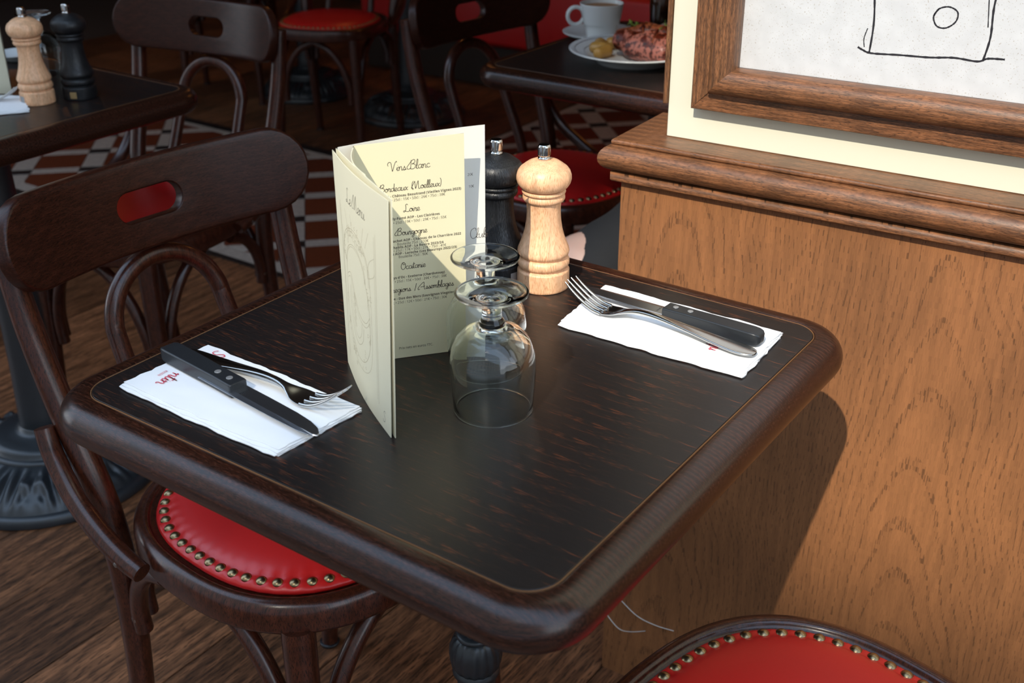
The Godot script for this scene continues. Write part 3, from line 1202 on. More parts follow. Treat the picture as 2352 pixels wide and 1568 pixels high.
# curved plank with round ends and a hand slot
func backrest(t: Node3D):
	var half := 0.222
	var hh := 0.0545
	var R := 0.44
	var n1 := 16
	var n2 := 12
	var pill := func(a: float, r: float) -> Array:      # straight half-length a, end radius r
		var out := []
		for k in n1:
			out.append(Vector2(lerpf(a, -a, float(k) / n1), r))
		for k in n2:
			var g := PI / 2 + PI * k / n2
			out.append(Vector2(-a + r * cos(g), r * sin(g)))
		for k in n1:
			out.append(Vector2(lerpf(-a, a, float(k) / n1), -r))
		for k in n2:
			var g := -PI / 2 + PI * k / n2
			out.append(Vector2(a + r * cos(g), r * sin(g)))
		return out
	var outer: Array = pill.call(half - hh, hh)
	var outer_in: Array = pill.call(half - hh, hh - 0.004)
	var inner: Array = pill.call(0.0275, 0.0185)
	var inner_out: Array = pill.call(0.0275, 0.0205)
	var bend := func(p: Vector2, d: float) -> Vector3:
		var a := p.x / R
		var q := Vector3((R - d) * sin(a), p.y, R - (R - d) * cos(a))
		return Basis(Vector3.RIGHT, -0.17) * q + Vector3(0, 0.778, -0.262)
	var loop := func(pa: Array, pb: Array, k: float, d: float) -> PackedVector3Array:
		var out := PackedVector3Array()
		for i in pa.size():
			out.append(bend.call(pa[i].lerp(pb[i], k), d))
		return out
	var th := 0.0095
	var rings := [loop.call(inner, inner, 0, th - 0.002), loop.call(inner, inner_out, 0.7, th - 0.0005)]
	for k in 6:
		rings.append(loop.call(inner_out, outer_in, k / 5.0, th))
	rings.append(loop.call(outer_in, outer, 0.6, th - 0.001))
	rings.append(loop.call(outer, outer, 0, th - 0.004))
	rings.append(loop.call(outer, outer, 0, -th + 0.004))
	rings.append(loop.call(outer_in, outer, 0.6, -th + 0.001))
	for k in 6:
		rings.append(loop.call(outer_in, inner_out, k / 5.0, -th))
	rings.append(loop.call(inner, inner_out, 0.7, -th + 0.0005))
	rings.append(loop.call(inner, inner, 0, -th + 0.002))
	var b := Mb.new()
	b.shell()
	b.loft(rings, true, true)
	build(b, "backrest", M.chair_back_wood, t)


func build_chairs():
	var g := "bentwood chairs with red studded seats"
	var c := make_chair("dark bentwood chair with red studded seat tucked under the laid table's left edge", Vector3(-0.030, 0, -0.290), deg_to_rad(85.5), g)
	dup(c, "bentwood chair, only its red studded seat in view, against the foot of the oak panel", Vector3(0.630, 0, -0.238), deg_to_rad(-101), g)
	dup(c, "bentwood chair with slotted backrest behind the darker table with two pepper mills", Vector3(-1.014, 0, -0.814), deg_to_rad(7.5), g)
	dup(c, "bentwood chair with red seat at the table with the coffee cup", Vector3(-0.447, 0, -1.47), deg_to_rad(83.4), g)
	dup(c, "bentwood chair in the dim background, red seat between two slotted backrests", Vector3(-2.05, 0, -2.45), deg_to_rad(20), g)
	dup(c, "bentwood chair deep in the dark room, red seat above the left slotted backrest", Vector3(-2.95, 0, -2.75), deg_to_rad(35), g)


func build_back_tables():
	var g := "bistro tables further back"
	var t := round_pole_table("dark square bistro table on a thick iron pole, left, carrying two pepper mills", Vector3(-1.030, 0, -0.530), g)
	dup(t, "dark square bistro table carrying the coffee cup and the plate of meat", Vector3(-0.195, 0, -1.475), 0.0, g)
	dup(t, "dark background table whose round cast base shows just above the menu", Vector3(-2.12, 0, -2.95), 0.0, g)
	dup(t, "dark background table whose round base shows left of the one above the menu", Vector3(-2.72, 0, -2.98), 0.0, g)
	var s := thing("banquette", "red leather banquette along the back of the dim room", "bench", Vector3(-1.75, 0, -3.75))
	var b := Mb.new()
	b.box(Vector3(0, 0.09, 0), Vector3(2.2, 0.18, 0.50), 0.004)
	build(b, "plinth", M.dark_paint, s)
	b = Mb.new()
	b.box(Vector3(0, 0.32, 0.02), Vector3(2.2, 0.28, 0.56), 0.03)
	build(b, "seat_cushion", M.red_leather, s)
	b = Mb.new()
	b.box(Vector3(0, 0.72, -0.22), Vector3(2.2, 0.56, 0.12), 0.03)
	build(b, "back_cushion", M.red_leather, s)


# ---------------------------------------------------------------- lettering in a thin running hand

const HAND := {
	"a": [46, "40 38 26 42 10 36 4 20 10 4 22 2 34 12 40 38 38 12 44 2 52 6"], "b": [42, "0 6 14 46 24 88 18 97 10 70 6 20 14 2 28 2 38 18 32 36 20 36 12 26 22 28 46 32"],
	"c": [38, "36 34 26 42 10 36 4 18 14 2 28 2 42 10"], "d": [46, "40 36 26 42 8 34 4 16 14 2 28 6 38 34 46 98 41 40 40 10 46 2 54 8"], "e": [38, "0 6 20 18 32 30 26 42 12 38 4 20 12 2 26 2 42 12"],
	"g": [44, "40 38 24 42 8 34 4 18 14 4 28 8 40 38 36 -14 24 -42 10 -36 14 -20 40 0 50 8"], "i": [20, "0 8 9 40 7 10 13 0 24 8;12 56 14 60"], "l": [22, "0 6 16 46 24 90 17 98 9 70 6 14 13 0 26 6"],
	"m": [60, "0 30 8 41 8 0;8 14 16 36 24 41 28 28 27 0;27 14 35 36 44 41 48 28 48 8 54 0 62 6"], "n": [44, "0 30 8 41 8 0;8 14 18 36 30 41 34 26 33 8 39 0 48 6"], "o": [40, "22 42 8 34 4 18 14 2 28 4 38 20 32 38 22 42 26 32 44 34"],
	"r": [36, "0 10 12 46 17 36 29 40 26 22 25 4 32 0 40 8"], "s": [34, "0 4 20 34 19 44 24 30 30 12 20 0 8 4 32 3 40 8"], "t": [28, "0 8 14 56 18 84 11 40 10 8 18 0 30 8;2 56 32 61"], "u": [46, "0 30 8 41 6 14 14 0 28 8 38 40 36 10 42 0 52 8"],
	"x": [38, "2 34 12 40 26 4 40 6;40 40 20 22 2 0"], "h": [42, "0 6 16 50 24 92 16 98 8 60 7 0;8 12 18 36 30 40 34 26 33 8 38 0 46 6"], "-": [30, "6 22 28 24"], "/": [44, "8 -10 36 98"], "(": [26, "26 104 10 74 8 30 18 -8"], ")": [24, "8 104 20 74 18 30 6 -8"], ".": [12, "4 1 7 4"], " ": [46, ""],
	"V": [66, "-22 58 -26 80 -12 98 8 90 16 40 22 0 36 40 52 84 66 102 70 90"], "B": [62, "14 98 10 50 4 4;8 20 -8 4 -28 6 -32 26 -14 50 14 84 40 100 54 88 46 66 20 54 40 54 58 36 46 8 14 2 2 14"],
	"L": [64, "46 88 34 100 20 90 22 60 18 20 0 2 -12 8 0 18 26 6 52 2 68 14"], "O": [64, "34 98 10 80 0 40 12 4 38 0 58 28 58 70 40 98 26 84 34 64 62 78"], "M": [88, "2 8 -14 4 -26 20 -10 50 14 94 18 90 22 40 26 4 44 60 60 100 62 60 64 8 74 0 92 8"],
	"A": [70, "-10 6 -30 0 -36 18 -14 50 22 86 50 100 50 50 54 4 66 0;0 34 30 38 64 44"], "C": [58, "50 76 56 92 38 100 10 82 0 42 14 4 40 0 64 22"], "S": [50, "50 84 38 100 20 86 26 60 42 36 34 6 10 2 -4 20"],
}


# writes a line centred on "mid" (page millimetres), size = height of the capitals
func hand(b: Mb, text: String, mid: Vector2, size: float, pen: float, where: Callable, up: Vector3, left := false):
	var wide := 0.0
	for ch in text:
		wide += HAND[ch][0] if HAND.has(ch) else 30.0
	var k := size / 100.0
	var x := mid.x - (0.0 if left else wide * k / 2)
	for ch in text:
		if not HAND.has(ch):
			x += 30 * k
			continue
		for stroke in HAND[ch][1].split(";", false):
			var nums: PackedFloat64Array = stroke.split_floats(" ", false)
			var pts := []
			for i in range(0, nums.size() - 1, 2):
				pts.append(Vector2(x + nums[i] * k, mid.y - nums[i + 1] * k))
			brush(b, smooth(pts, 5), pen, where, up, 0.1)
		x += HAND[ch][0] * k


var sans: SystemFont


func printed(text: String, size: float, m: Material, parent: Node, bold := false) -> MeshInstance3D:
	var t := TextMesh.new()
	var f := SystemFont.new()
	f.font_names = PackedStringArray(["Droid Sans"])
	if bold:
		f.font_weight = 700
	t.font = f
	t.font_size = 32
	t.pixel_size = size / 32.0
	t.depth = 0.00005
	t.curve_step = 4.0
	t.text = text
	t.horizontal_alignment = HORIZONTAL_ALIGNMENT_CENTER
	t.vertical_alignment = VERTICAL_ALIGNMENT_CENTER
	return put(t, "printed_line", m, parent)


# ---------------------------------------------------------------- the standing menu

const PAGE_H := 0.208


func build_menu():
	var t := thing("menu", "cream folded menu card standing open on the laid table, its white wine list facing out", "menu", Vector3(0.161, TOP, -0.18))
	var rel := func(x: float, y: float, z: float) -> Vector3: return Vector3(x - 0.161, y - TOP, z + 0.18)
	# corners: spine foot, spine head, free foot, free head
	var pages := {
		"front_cover": [rel.call(0.161, 0.7504, -0.180), rel.call(0.166, 0.958, -0.176), rel.call(0.283, 0.7504, -0.100), rel.call(0.2915, 0.959, -0.1035), "card", 0.004],
		"inner_leaf": [rel.call(0.1625, 0.7504, -0.1815), rel.call(0.1665, 0.9585, -0.180), rel.call(0.2865, 0.7504, -0.1015), rel.call(0.2945, 0.9605, -0.1042), "card", 0.001],
		"back_cover": [rel.call(0.1625, 0.7504, -0.183), rel.call(0.1665, 0.9585, -0.182), rel.call(0.2440, 0.7504, -0.2850), rel.call(0.2295, 0.9590, -0.3080), "card_white", -0.005],
		"wine_list": [rel.call(0.1745, 0.7504, -0.1880), rel.call(0.1755, 0.9588, -0.1925), rel.call(0.2365, 0.7504, -0.2645), rel.call(0.2365, 0.9618, -0.2680), "card_page", 0.0],
		"folded_flap": [rel.call(0.1748, 0.7504, -0.1872), rel.call(0.1758, 0.9588, -0.1917), rel.call(0.2412, 0.7504, -0.148), rel.call(0.2395, 0.9605, -0.1360), "card", 0.006],
	}
	var face := {}
	var node := {}
	for k in pages:
		var p: Array = pages[k]
		var out: Vector3 = (p[2] - p[0]).cross(p[1] - p[0]).normalized()      # for the front cover: towards its printed outside when reversed
		var fn := func(s: float, v: float) -> Vector3:
			var q: Vector3 = p[1].lerp(p[0], v).lerp(p[3].lerp(p[2], v), s)
			return q + out * p[5] * sin(s * PI)
		face[k] = fn
		var b := Mb.new()
		b.sheet(14, 6, 0.0007, fn)
		node[k] = build(b, k, M[p[4]], t)
	# where(u, v) in metres from the top of the spine
	var spot := func(k: String, side: float) -> Callable:
		var p: Array = pages[k]
		var wide: float = (p[2] - p[0]).length()
		var tall: float = (p[1] - p[0]).length()
		var fn: Callable = face[k]
		var out: Vector3 = (p[2] - p[0]).cross(p[1] - p[0]).normalized() * side
		return func(q: Vector2) -> Vector3: return fn.call(q.x / wide, q.y / tall) + out * 0.00043
	var line := func(k: String, side: float, text: String, u: float, v: float, size: float, m: Material, bold := false):
		var p: Array = pages[k]
		var w: Callable = spot.call(k, side)
		var c: Vector3 = w.call(Vector2(u, v))
		var ex: Vector3 = (w.call(Vector2(u + 0.02, v)) - w.call(Vector2(u - 0.02, v))).normalized()
		var ey: Vector3 = (w.call(Vector2(u, v - 0.01)) - w.call(Vector2(u, v + 0.01))).normalized()
		var o := printed(text, size, m, node[k], bold)
		var ez := ex.cross(ey)
		o.transform = Transform3D(Basis(ex, ez.cross(ex), ez), c)
	# wine list
	var L: Callable = spot.call("wine_list", 1.0)
	var nl: Vector3 = (pages.wine_list[2] - pages.wine_list[0]).cross(pages.wine_list[1] - pages.wine_list[0]).normalized()
	var b := Mb.new()
	for h in [["Vins Blanc", 0.049, 0.0265, 0.0085], ["Bordeaux (Moelleux)", 0.0490, 0.0448, 0.0072], ["Loire", 0.0495, 0.0650, 0.0072], ["Bourgogne", 0.0490, 0.0864, 0.0070], ["Occitanie", 0.0490, 0.1193, 0.0068], ["Multi-regions / Assemblages", 0.0495, 0.1412, 0.0068]]:
		hand(b, h[0], Vector2(h[1], h[2]), h[3], 0.00052, L, nl)
	build(b, "handwritten_headings", M.print_brown, node.wine_list)
	for e in [["Monbazillac AOP - Château Beautrand (Vieilles Vignes 2023)", 0.0492, 1], ["14cl : 8€ • 25cl : 15€ • 50cl : 26€ • 75cl : 38€", 0.0528, 0], ["Pouilly-Fumé AOP - Les Clairières", 0.0703, 1], ["14cl : 11€ • 25cl : 19€ • 50cl : 29€ • 75cl : 55€", 0.0741, 0],
			["Chassagne-Montrachet AOP - Château de la Charrière 2022", 0.0914, 1], ["Bouteille 75cl : 230€", 0.0946, 0], ["Petit Chablis AOP - La Revire 2023/24", 0.0976, 1], ["14cl : 9€ • 25cl : 17€ • 50cl : 27€ • 75cl : 41€", 0.1006, 0], ["Chablis 1er Cru AOP - Laroche (Les Beauroys 2022/23)", 0.1037, 1], ["Bouteille 75cl : 90€", 0.1069, 0],
			["IGP Pays d'Oc - Ecoterra (Chardonnay)", 0.1268, 1], ["14cl : 8€ • 25cl : 15€ • 50cl : 26€ • 75cl : 38€", 0.1306, 0], ["Vin de France - Duo des Mers (Sauvignon Viognier)", 0.1476, 1], ["14cl : 7€ • 25cl : 12€ • 50cl : 21€ • 75cl : 30€", 0.1516, 0], ["Prix nets en euros TTC.", 0.1984, 0]]:
		line.call("wine_list", 1.0, e[0], 0.0492, e[1], 0.00252 if e[2] else 0.00246, M.print_brown, e[2] == 1)
	# inside of the back cover
	var G: Callable = spot.call("back_cover", 1.0)
	var ng: Vector3 = (pages.back_cover[2] - pages.back_cover[0]).cross(pages.back_cover[1] - pages.back_cover[0]).normalized()
	b = Mb.new()
	hand(b, "C", Vector2(0.0125, 0.0205), 0.0085, 0.00045, G, ng, true)
	build(b, "handwritten_heading", M.print_brown, node.back_cover)
	b = Mb.new()
	hand(b, "Club.", Vector2(0.1165, 0.1035), 0.0095, 0.00045, G, ng, true)
	build(b, "handwritten_heading", M.print_brown, node.back_cover)
	line.call("back_cover", 1.0, "20€", 0.1170, 0.0435, 0.0028, M.print_brown)
	line.call("back_cover", 1.0, "10€", 0.1178, 0.0545, 0.0028, M.print_brown)
	# line drawing on the front cover
	var F: Callable = spot.call("front_cover", 1.0)
	var nf: Vector3 = (pages.front_cover[2] - pages.front_cover[0]).cross(pages.front_cover[1] - pages.front_cover[0]).normalized()
	# seen from outside the spine is at the left, as the photograph shows it
	b = Mb.new()
	hand(b, "Le Menu", Vector2(0.0725, 0.0315), 0.0135, 0.00052, F, nf)
	hand(b, "S", Vector2(0.1315, 0.2000), 0.011, 0.0004, F, nf)
	build(b, "handwritten_headings", M.print_brown, node.front_cover)
	b = Mb.new()
	var poly := func(pts: Array, close: bool, w := 0.00034):
		var q := []
		for p in pts:
			q.append(Vector2(p[0], p[1]) / 1000.0)
		if close:
			q.append(q[0])
		brush(b, q, w, F, nf, 0.0)
	var curve := func(pts: Array, w := 0.00034):
		var q := []
		for p in pts:
			q.append(Vector2(p[0], p[1]) / 1000.0)
		brush(b, smooth(q, 7), w, F, nf, 0.0)
	var oval := func(cx: float, cy: float, rx: float, ry: float, a0 := 0.0, a1 := TAU, w := 0.00034):
		var q := []
		var n := int(8 + 30 * (a1 - a0) / TAU * clampf((rx + ry) / 30.0, 0.35, 1.6))
		for i in n + 1:
			var a := lerpf(a0, a1, float(i) / n)
			q.append(Vector2(cx + rx * cos(a), cy + ry * sin(a)) / 1000.0)
		brush(b, q, w, F, nf, 0.0)
	poly.call([[20, 39], [119, 37], [119, 189], [20, 190]], true)
	poly.call([[23, 42], [116, 40], [116, 186], [23, 187]], true, 0.00024)
	for x in [38, 56, 92, 104]:
		poly.call([[x, 40], [lerpf(70, x, 0.75), 56]], false, 0.00024)
	oval.call(64, 84, 40, 32, PI * 0.97, TAU + 0.15)
	oval.call(64, 84, 37.5, 29.5, PI * 0.97, TAU + 0.15, 0.00024)
	oval.call(64, 90, 29, 24, PI, TAU)
	oval.call(64, 90, 27, 22, PI, TAU, 0.00024)
	curve.call([[35, 90], [33, 120], [40, 150], [60, 168], [84, 166], [100, 146], [101, 110], [93, 90]])
	curve.call([[24, 84], [26, 120], [34, 152], [54, 174], [84, 176], [104, 158], [106, 110], [104, 84]], 0.00026)
	curve.call([[37, 100], [48, 96], [58, 108], [72, 124], [90, 126], [102, 116]])
	curve.call([[37, 104], [47, 100], [56, 112], [71, 128], [90, 130], [102, 121]], 0.00026)
	curve.call([[46, 108], [44, 128], [52, 150], [66, 156], [80, 148], [84, 134]])
	curve.call([[51, 112], [50, 130], [57, 146], [67, 150], [76, 143], [79, 132]], 0.00026)
	curve.call([[116, 58], [104, 66], [100, 80], [112, 76], [116, 72]], 0.00026)
	curve.call([[23, 60], [30, 72], [27, 86]], 0.00026)
	var rng := RandomNumberGenerator.new()
	rng.seed = 5
	for i in 66:                                   # small loops and leaves round the arch
		var a := rng.randf_range(0, TAU)
		var rx := rng.randf_range(33, 43)
		var c := Vector2(64 + rx * cos(a), 112 + rx * 1.62 * sin(a))
		if c.x > 26 and c.x < 113 and c.y > 46 and c.y < 183:
			oval.call(c.x, c.y, rng.randf_range(0.7, 2.4), rng.randf_range(0.8, 2.6), rng.randf_range(0, 2), rng.randf_range(4, 6.3), 0.00028)
	for i in 7:                                    # bunches above the arch
		oval.call(46 + i * 6.0, 60 - 3.0 * sin(i * 0.9), 2.6, 2.9, 0.4 * i, 5.2 + 0.3 * i, 0.0003)
	for i in 14:
		oval.call(58 + 2.5 * sin(i * 2.1), 112 + i * 2.2, 1.3, 1.2, 0.0, TAU, 0.00024)
	build(b, "line_drawing", M.print_tan, node.front_cover)


# ---------------------------------------------------------------- napkins and cutlery

# corners: near left, far left, far right, near right as (x, z)
func napkin(label: String, y: float, c: Array, bow: float, sd: int) -> Node3D:
	var mid: Vector2 = (c[0] + c[1] + c[2] + c[3]) / 4.0
	var t := thing("paper_napkin", label, "napkin", Vector3(mid.x, y, mid.y), 0.0, "folded white paper napkins")
	var n := noise(3.0, 2, FastNoiseLite.TYPE_SIMPLEX_SMOOTH, sd)
	for k in 4:
		var grow := [0.0, 0.002, 0.0005, -0.0015][k] as float
		var fn := func(s: float, v: float) -> Vector3:
			var near: Vector2 = c[0].lerp(c[3], s)
			var far: Vector2 = c[1].lerp(c[2], s)
			var q := near.lerp(far, v) - mid
			q += (near - far).normalized() * (grow * (1.0 - v) * 1.6 + bow * sin(s * PI) * (1.0 - v))
			q += (c[3] - c[0]).normalized() * grow * (2.0 * s - 1.0) * 0.6
			q += Vector2(n.get_noise_2d(s * 2.0 + k, v * 2.0), n.get_noise_2d(v * 2.0, s * 2.0 + 7.0 + k)) * 0.0022
			var lift := 0.0005 * n.get_noise_2d(s * 1.6, v * 1.3 + 20.0) + 0.0004 * sin(v * PI)
			var edge := smoothstep(0.0, 0.06, minf(minf(s, 1.0 - s), minf(v, 1.0 - v)))
			return Vector3(q.x, 0.0006 + k * 0.00125 + maxf(0.0, lift + 0.0003) * k / 3.0 - 0.0004 * (1.0 - edge), q.y)
		var b := Mb.new()
		b.sheet(30, 16, 0.0008, fn)
		build(b, "paper_layer", M.napkin, t)
	return t


func make_fork(label: String, at: Vector3, turn: float, tilt := 0.0) -> Node3D:
	var t := thing("fork", label, "fork", at, turn, "steel table forks")
	# stations: along, half width, height of the middle, half thickness
	var st := [[0.0, 0.0030, 0.0030, 0.0012], [0.002, 0.0066, 0.0030, 0.0015], [0.010, 0.0098, 0.0031, 0.0018], [0.022, 0.0106, 0.0036, 0.0020], [0.045, 0.0088, 0.0056, 0.0021], [0.075, 0.0058, 0.0088, 0.0022], [0.105, 0.0040, 0.0113, 0.0024],
		[0.125, 0.0034, 0.0108, 0.0025], [0.137, 0.0042, 0.0085, 0.0021], [0.145, 0.0075, 0.0062, 0.0016], [0.152, 0.0108, 0.0044, 0.0013], [0.160, 0.0121, 0.0032, 0.0011], [0.167, 0.0123, 0.0030, 0.0011], [0.1685, 0.0122, 0.0031, 0.0010]]
	var b := Mb.new()
	b.shell()
	var rings := []
	var cols := []
	for i in 4:
		var v := []
		for s in st:
			v.append(s[i])
		cols.append(smooth_f(v, 3))
	for k in cols[0].size():
		var pts := PackedVector3Array()
		for i in 24:
			var a := TAU * i / 24
			var w := cos(a)
			var dish := 0.0014 * (1.0 - w * w) * smoothstep(0.140, 0.155, cols[0][k])
			var ridge: float = 0.0005 * (1.0 - smoothstep(0.72, 0.80, absf(w))) * (1.0 - smoothstep(0.06, 0.10, cols[0][k]))
			pts.append(Vector3(cols[0][k], cols[2][k] + cols[3][k] * signf(sin(a)) * pow(absf(sin(a)), 0.6) - dish - (ridge if sin(a) > 0 else 0.0), cols[1][k] * w))
		rings.append(pts)
	b.loft(rings)
	build(b, "handle", M.steel, t)
	for i in 4:
		var z := -0.0105 + 0.007 * i
		b = Mb.new()
		var e: float = [0.0, 0.0015, 0.0015, 0.0][i]
		b.tube(smooth([Vector3(0.164, 0.0028, z * 1.0), Vector3(0.174, 0.0044, z * 0.99), Vector3(0.186, 0.0098, z * 0.96), Vector3(0.198, 0.0175, z * 0.93), Vector3(0.2075 + e, 0.0255, z * 0.90)], 5), smooth_f([0.0021, 0.0020, 0.0017, 0.0014, 0.0007], 5), 10)
		build(b, "tine", M.steel, t)
	return t


func make_knife(label: String, at: Vector3, turn: float) -> Node3D:
	var t := thing("steak_knife", label, "knife", at, turn, "steak knives with black handles")
	var b := Mb.new()
	b.shell()
	var rings := []
	# along, half width, half height
	for s in [[0.0, 0.0035, 0.0028], [0.0008, 0.0062, 0.0045], [0.003, 0.0082, 0.0060], [0.007, 0.0093, 0.0068], [0.013, 0.0098, 0.0070], [0.05, 0.0094, 0.0070], [0.085, 0.0088, 0.0068], [0.1105, 0.0092, 0.0066], [0.1125, 0.0090, 0.0064], [0.1130, 0.0084, 0.0058]]:
		var pts := PackedVector3Array()
		for q in rrect(Vector2.ZERO, Vector2(s[1], s[2]), minf(0.0018, s[2] * 0.5), 4):
			pts.append(Vector3(s[0], 0.0072 + q.y, q.x))
		rings.append(pts)
	b.loft(rings)
	build(b, "handle", M.black_plastic, t)
	b = Mb.new()
	b.shell()
	var outline := PackedVector2Array([Vector2(0.066, -0.0078), Vector2(0.114, -0.0085), Vector2(0.15, -0.0088), Vector2(0.185, -0.0085), Vector2(0.205, -0.0070), Vector2(0.2175, -0.0040), Vector2(0.2245, 0.0005), Vector2(0.2255, 0.0030), Vector2(0.222, 0.0058), Vector2(0.205, 0.0088), Vector2(0.17, 0.0100), Vector2(0.114, 0.0106), Vector2(0.066, 0.0106)])
	var low := PackedVector3Array()
	var mid := PackedVector3Array()
	var top := PackedVector3Array()
	for p in outline:
		var q := Vector2(lerpf(p.x, 0.15, 0.01), clampf(p.y, -0.0088, 0.0052))
		low.append(Vector3(p.x, 0.0056, p.y))
		mid.append(Vector3(p.x, 0.0061, p.y))
		top.append(Vector3(q.x, 0.0071, q.y))
	b.loft([low, mid, top])
	build(b, "blade", M.blade_steel, t, true)
	for x in [0.084, 0.1015]:
		b = Mb.new()
		b.lathe([Vector2(0, 0), Vector2(0.0031, 0), Vector2(0.0031, 0.0006), Vector2(0.0028, 0.0008), Vector2(0, 0.0008)], 20, false, Vector3(x, 0.0138, 0.0005))
		build(b, "rivet", M.silver_print, t)
	return t


func build_place_settings():
	var y := TOP + 0.0002
	var a := napkin("white paper napkin under the knife and fork at the left end of the laid table", y, [Vector2(0.027, -0.027), Vector2(0.031, -0.123), Vector2(0.233, -0.118), Vector2(0.226, -0.026)], 0.002, 1)
	var w := func(q: Vector2) -> Vector3: return Vector3(q.x, 0.0, q.y)
	# red lettering printed on the napkin, read from the chair's side
	var red := func(t: Node3D, base: Vector3, across: Vector3, down: Vector3, part: int):
		var b := Mb.new()
		var fn := func(q: Vector2) -> Vector3: return base - t.position + across * q.x + down * q.y
		if part == 0:
			hand(b, "ntin", Vector2(0.0, 0.0), 0.0165, 0.0011, fn, Vector3.UP, true)
		else:
			hand(b, "S", Vector2(0.0, 0.0), 0.0155, 0.0011, fn, Vector3.UP, true)
		build(b, "red_script", M.red_print, t)
	var h := 0.0062
	red.call(a, Vector3(0.0515, y + h, -0.0655), Vector3(0.10, 0, 0.995), Vector3(-0.995, 0, 0.10), 0)
	red.call(a, Vector3(0.050, y + h, -0.117), Vector3(0.10, 0, 0.995), Vector3(-0.995, 0, 0.10), 1)
	var o := printed("RISIEN", 0.0036, M.red_print, a)
	o.transform = Transform3D(Basis(Vector3(0.10, 0, 0.995), Vector3(0.995, 0, -0.10), Vector3.UP), Vector3(0.0445, y + h, -0.0585) - a.position)
	var c := napkin("white paper napkin under the knife and fork at the right end of the laid table", y, [Vector2(0.281, -0.359), Vector2(0.271, -0.462), Vector2(0.472, -0.463), Vector2(0.478, -0.363)], 0.001, 2)
	red.call(c, Vector3(0.438, y + h, -0.386), Vector3(-0.05, 0, -0.998), Vector3(0.998, 0, -0.05), 0)
	red.call(c, Vector3(0.444, y + h, -0.438), Vector3(-0.05, 0, -0.998), Vector3(0.998, 0, -0.05), 1)
	var top := y + 0.0058
	var k := make_knife("black handled steak knife on the left napkin, its blade towards the menu", Vector3(0.0215, top, -0.0835), -atan2(0.0265, 0.2225))
	var mark := printed("Amefa", 0.0036, M.black_plastic, k)
	mark.transform = Transform3D(Basis(Vector3(0, 0, 1), Vector3(1, 0, 0), Vector3(0, 1, 0)), Vector3(0.1215, 0.00715, 0.0))
	k = dup(k, "black handled steak knife on the right napkin, half under the fork", Vector3(0.4695, top, -0.4215), PI + atan2(-0.006, 0.20))
	k.scale = Vector3(0.93, 1, 0.97)
	var f := make_fork("steel fork on the left napkin, beside the knife", Vector3(0.0275, top, -0.0935), atan2(0.004, 0.2))
	dup(f, "steel fork on the right napkin, lying across the knife", Vector3(0.4745, top + 0.0012, -0.3955), PI - atan2(0.004, 0.2))


# ---------------------------------------------------------------- mills and glasses

func make_mill(label: String, at: Vector3, turn: float, m: Material, tag_m: Material) -> Node3D:
	var t := thing("pepper_mill", label, "pepper mill", at, turn, "turned pepper mills")
	var b := Mb.new()
	b.lathe([Vector2(0, 0), Vector2(0.0268, 0), Vector2(0.0278, 0.0008), Vector2(0.0280, 0.003), Vector2(0.0280, 0.0195), Vector2(0.0272, 0.0212), Vector2(0.0248, 0.0225), Vector2(0.0245, 0.0232), Vector2(0.0248, 0.0240), Vector2(0.0268, 0.0252), Vector2(0.0279, 0.0278), Vector2(0.0278, 0.0312), Vector2(0.0266, 0.0338), Vector2(0.0246, 0.0350), Vector2(0.0243, 0.0357), Vector2(0.0250, 0.0366), Vector2(0.0270, 0.0385), Vector2(0.0277, 0.0410), Vector2(0.0272, 0.0440), Vector2(0.0252, 0.0490), Vector2(0.0222, 0.0570), Vector2(0.0198, 0.0660), Vector2(0.0184, 0.0750), Vector2(0.0178, 0.0840), Vector2(0.0178, 0.0900), Vector2(0.0183, 0.0950), Vector2(0.0192, 0.0968),
		Vector2(0.0210, 0.0975), Vector2(0.0222, 0.0995), Vector2(0.0222, 0.1020), Vector2(0.0208, 0.1037), Vector2(0.0203, 0.1042), Vector2(0.0208, 0.1048), Vector2(0.0226, 0.1058), Vector2(0.0230, 0.1072), Vector2(0.0222, 0.1092), Vector2(0.0200, 0.1098), Vector2(0, 0.1098)], 64)
	build(b, "body", m, t)
	b = Mb.new()
	b.lathe([Vector2(0, 0.1100), Vector2(0.0205, 0.1101), Vector2(0.0228, 0.1107), Vector2(0.0256, 0.1130), Vector2(0.0277, 0.1165), Vector2(0.0287, 0.1205), Vector2(0.0285, 0.1245), Vector2(0.0272, 0.1285), Vector2(0.0250, 0.1315), Vector2(0.0238, 0.1326), Vector2(0.0234, 0.1326), Vector2(0.0205, 0.1352), Vector2(0.0160, 0.1382), Vector2(0.0110, 0.1402), Vector2(0, 0.1408)], 64)
	build(b, "head", m, t)
	b = Mb.new()
	b.lathe([Vector2(0, 0.1395), Vector2(0.0064, 0.1395), Vector2(0.0066, 0.1420), Vector2(0.0062, 0.1430), Vector2(0.0052, 0.1434), Vector2(0.0052, 0.1440), Vector2(0.0062, 0.1446), Vector2(0.0067, 0.1456), Vector2(0.0067, 0.1535), Vector2(0.0064, 0.1548), Vector2(0.0056, 0.1560), Vector2(0.0052, 0.1563), Vector2(0.0048, 0.1560), Vector2(0, 0.1560)], 40)
	build(b, "knob", M.chrome, t)
	if tag_m:
		b = Mb.new()
		b.shell()
		var rings := []
		for k in 5:
			var a := -0.20 + 0.10 * k
			var pts := PackedVector3Array()
			for q in [[0.0279, 0.0045], [0.0283, 0.0045], [0.0283, 0.0155], [0.0279, 0.0155]]:
				pts.append(Vector3(q[0] * sin(a), q[1], q[0] * cos(a)))
			rings.append(pts)
		b.loft(rings)
		build(b, "name_plate", tag_m, t)
	return t


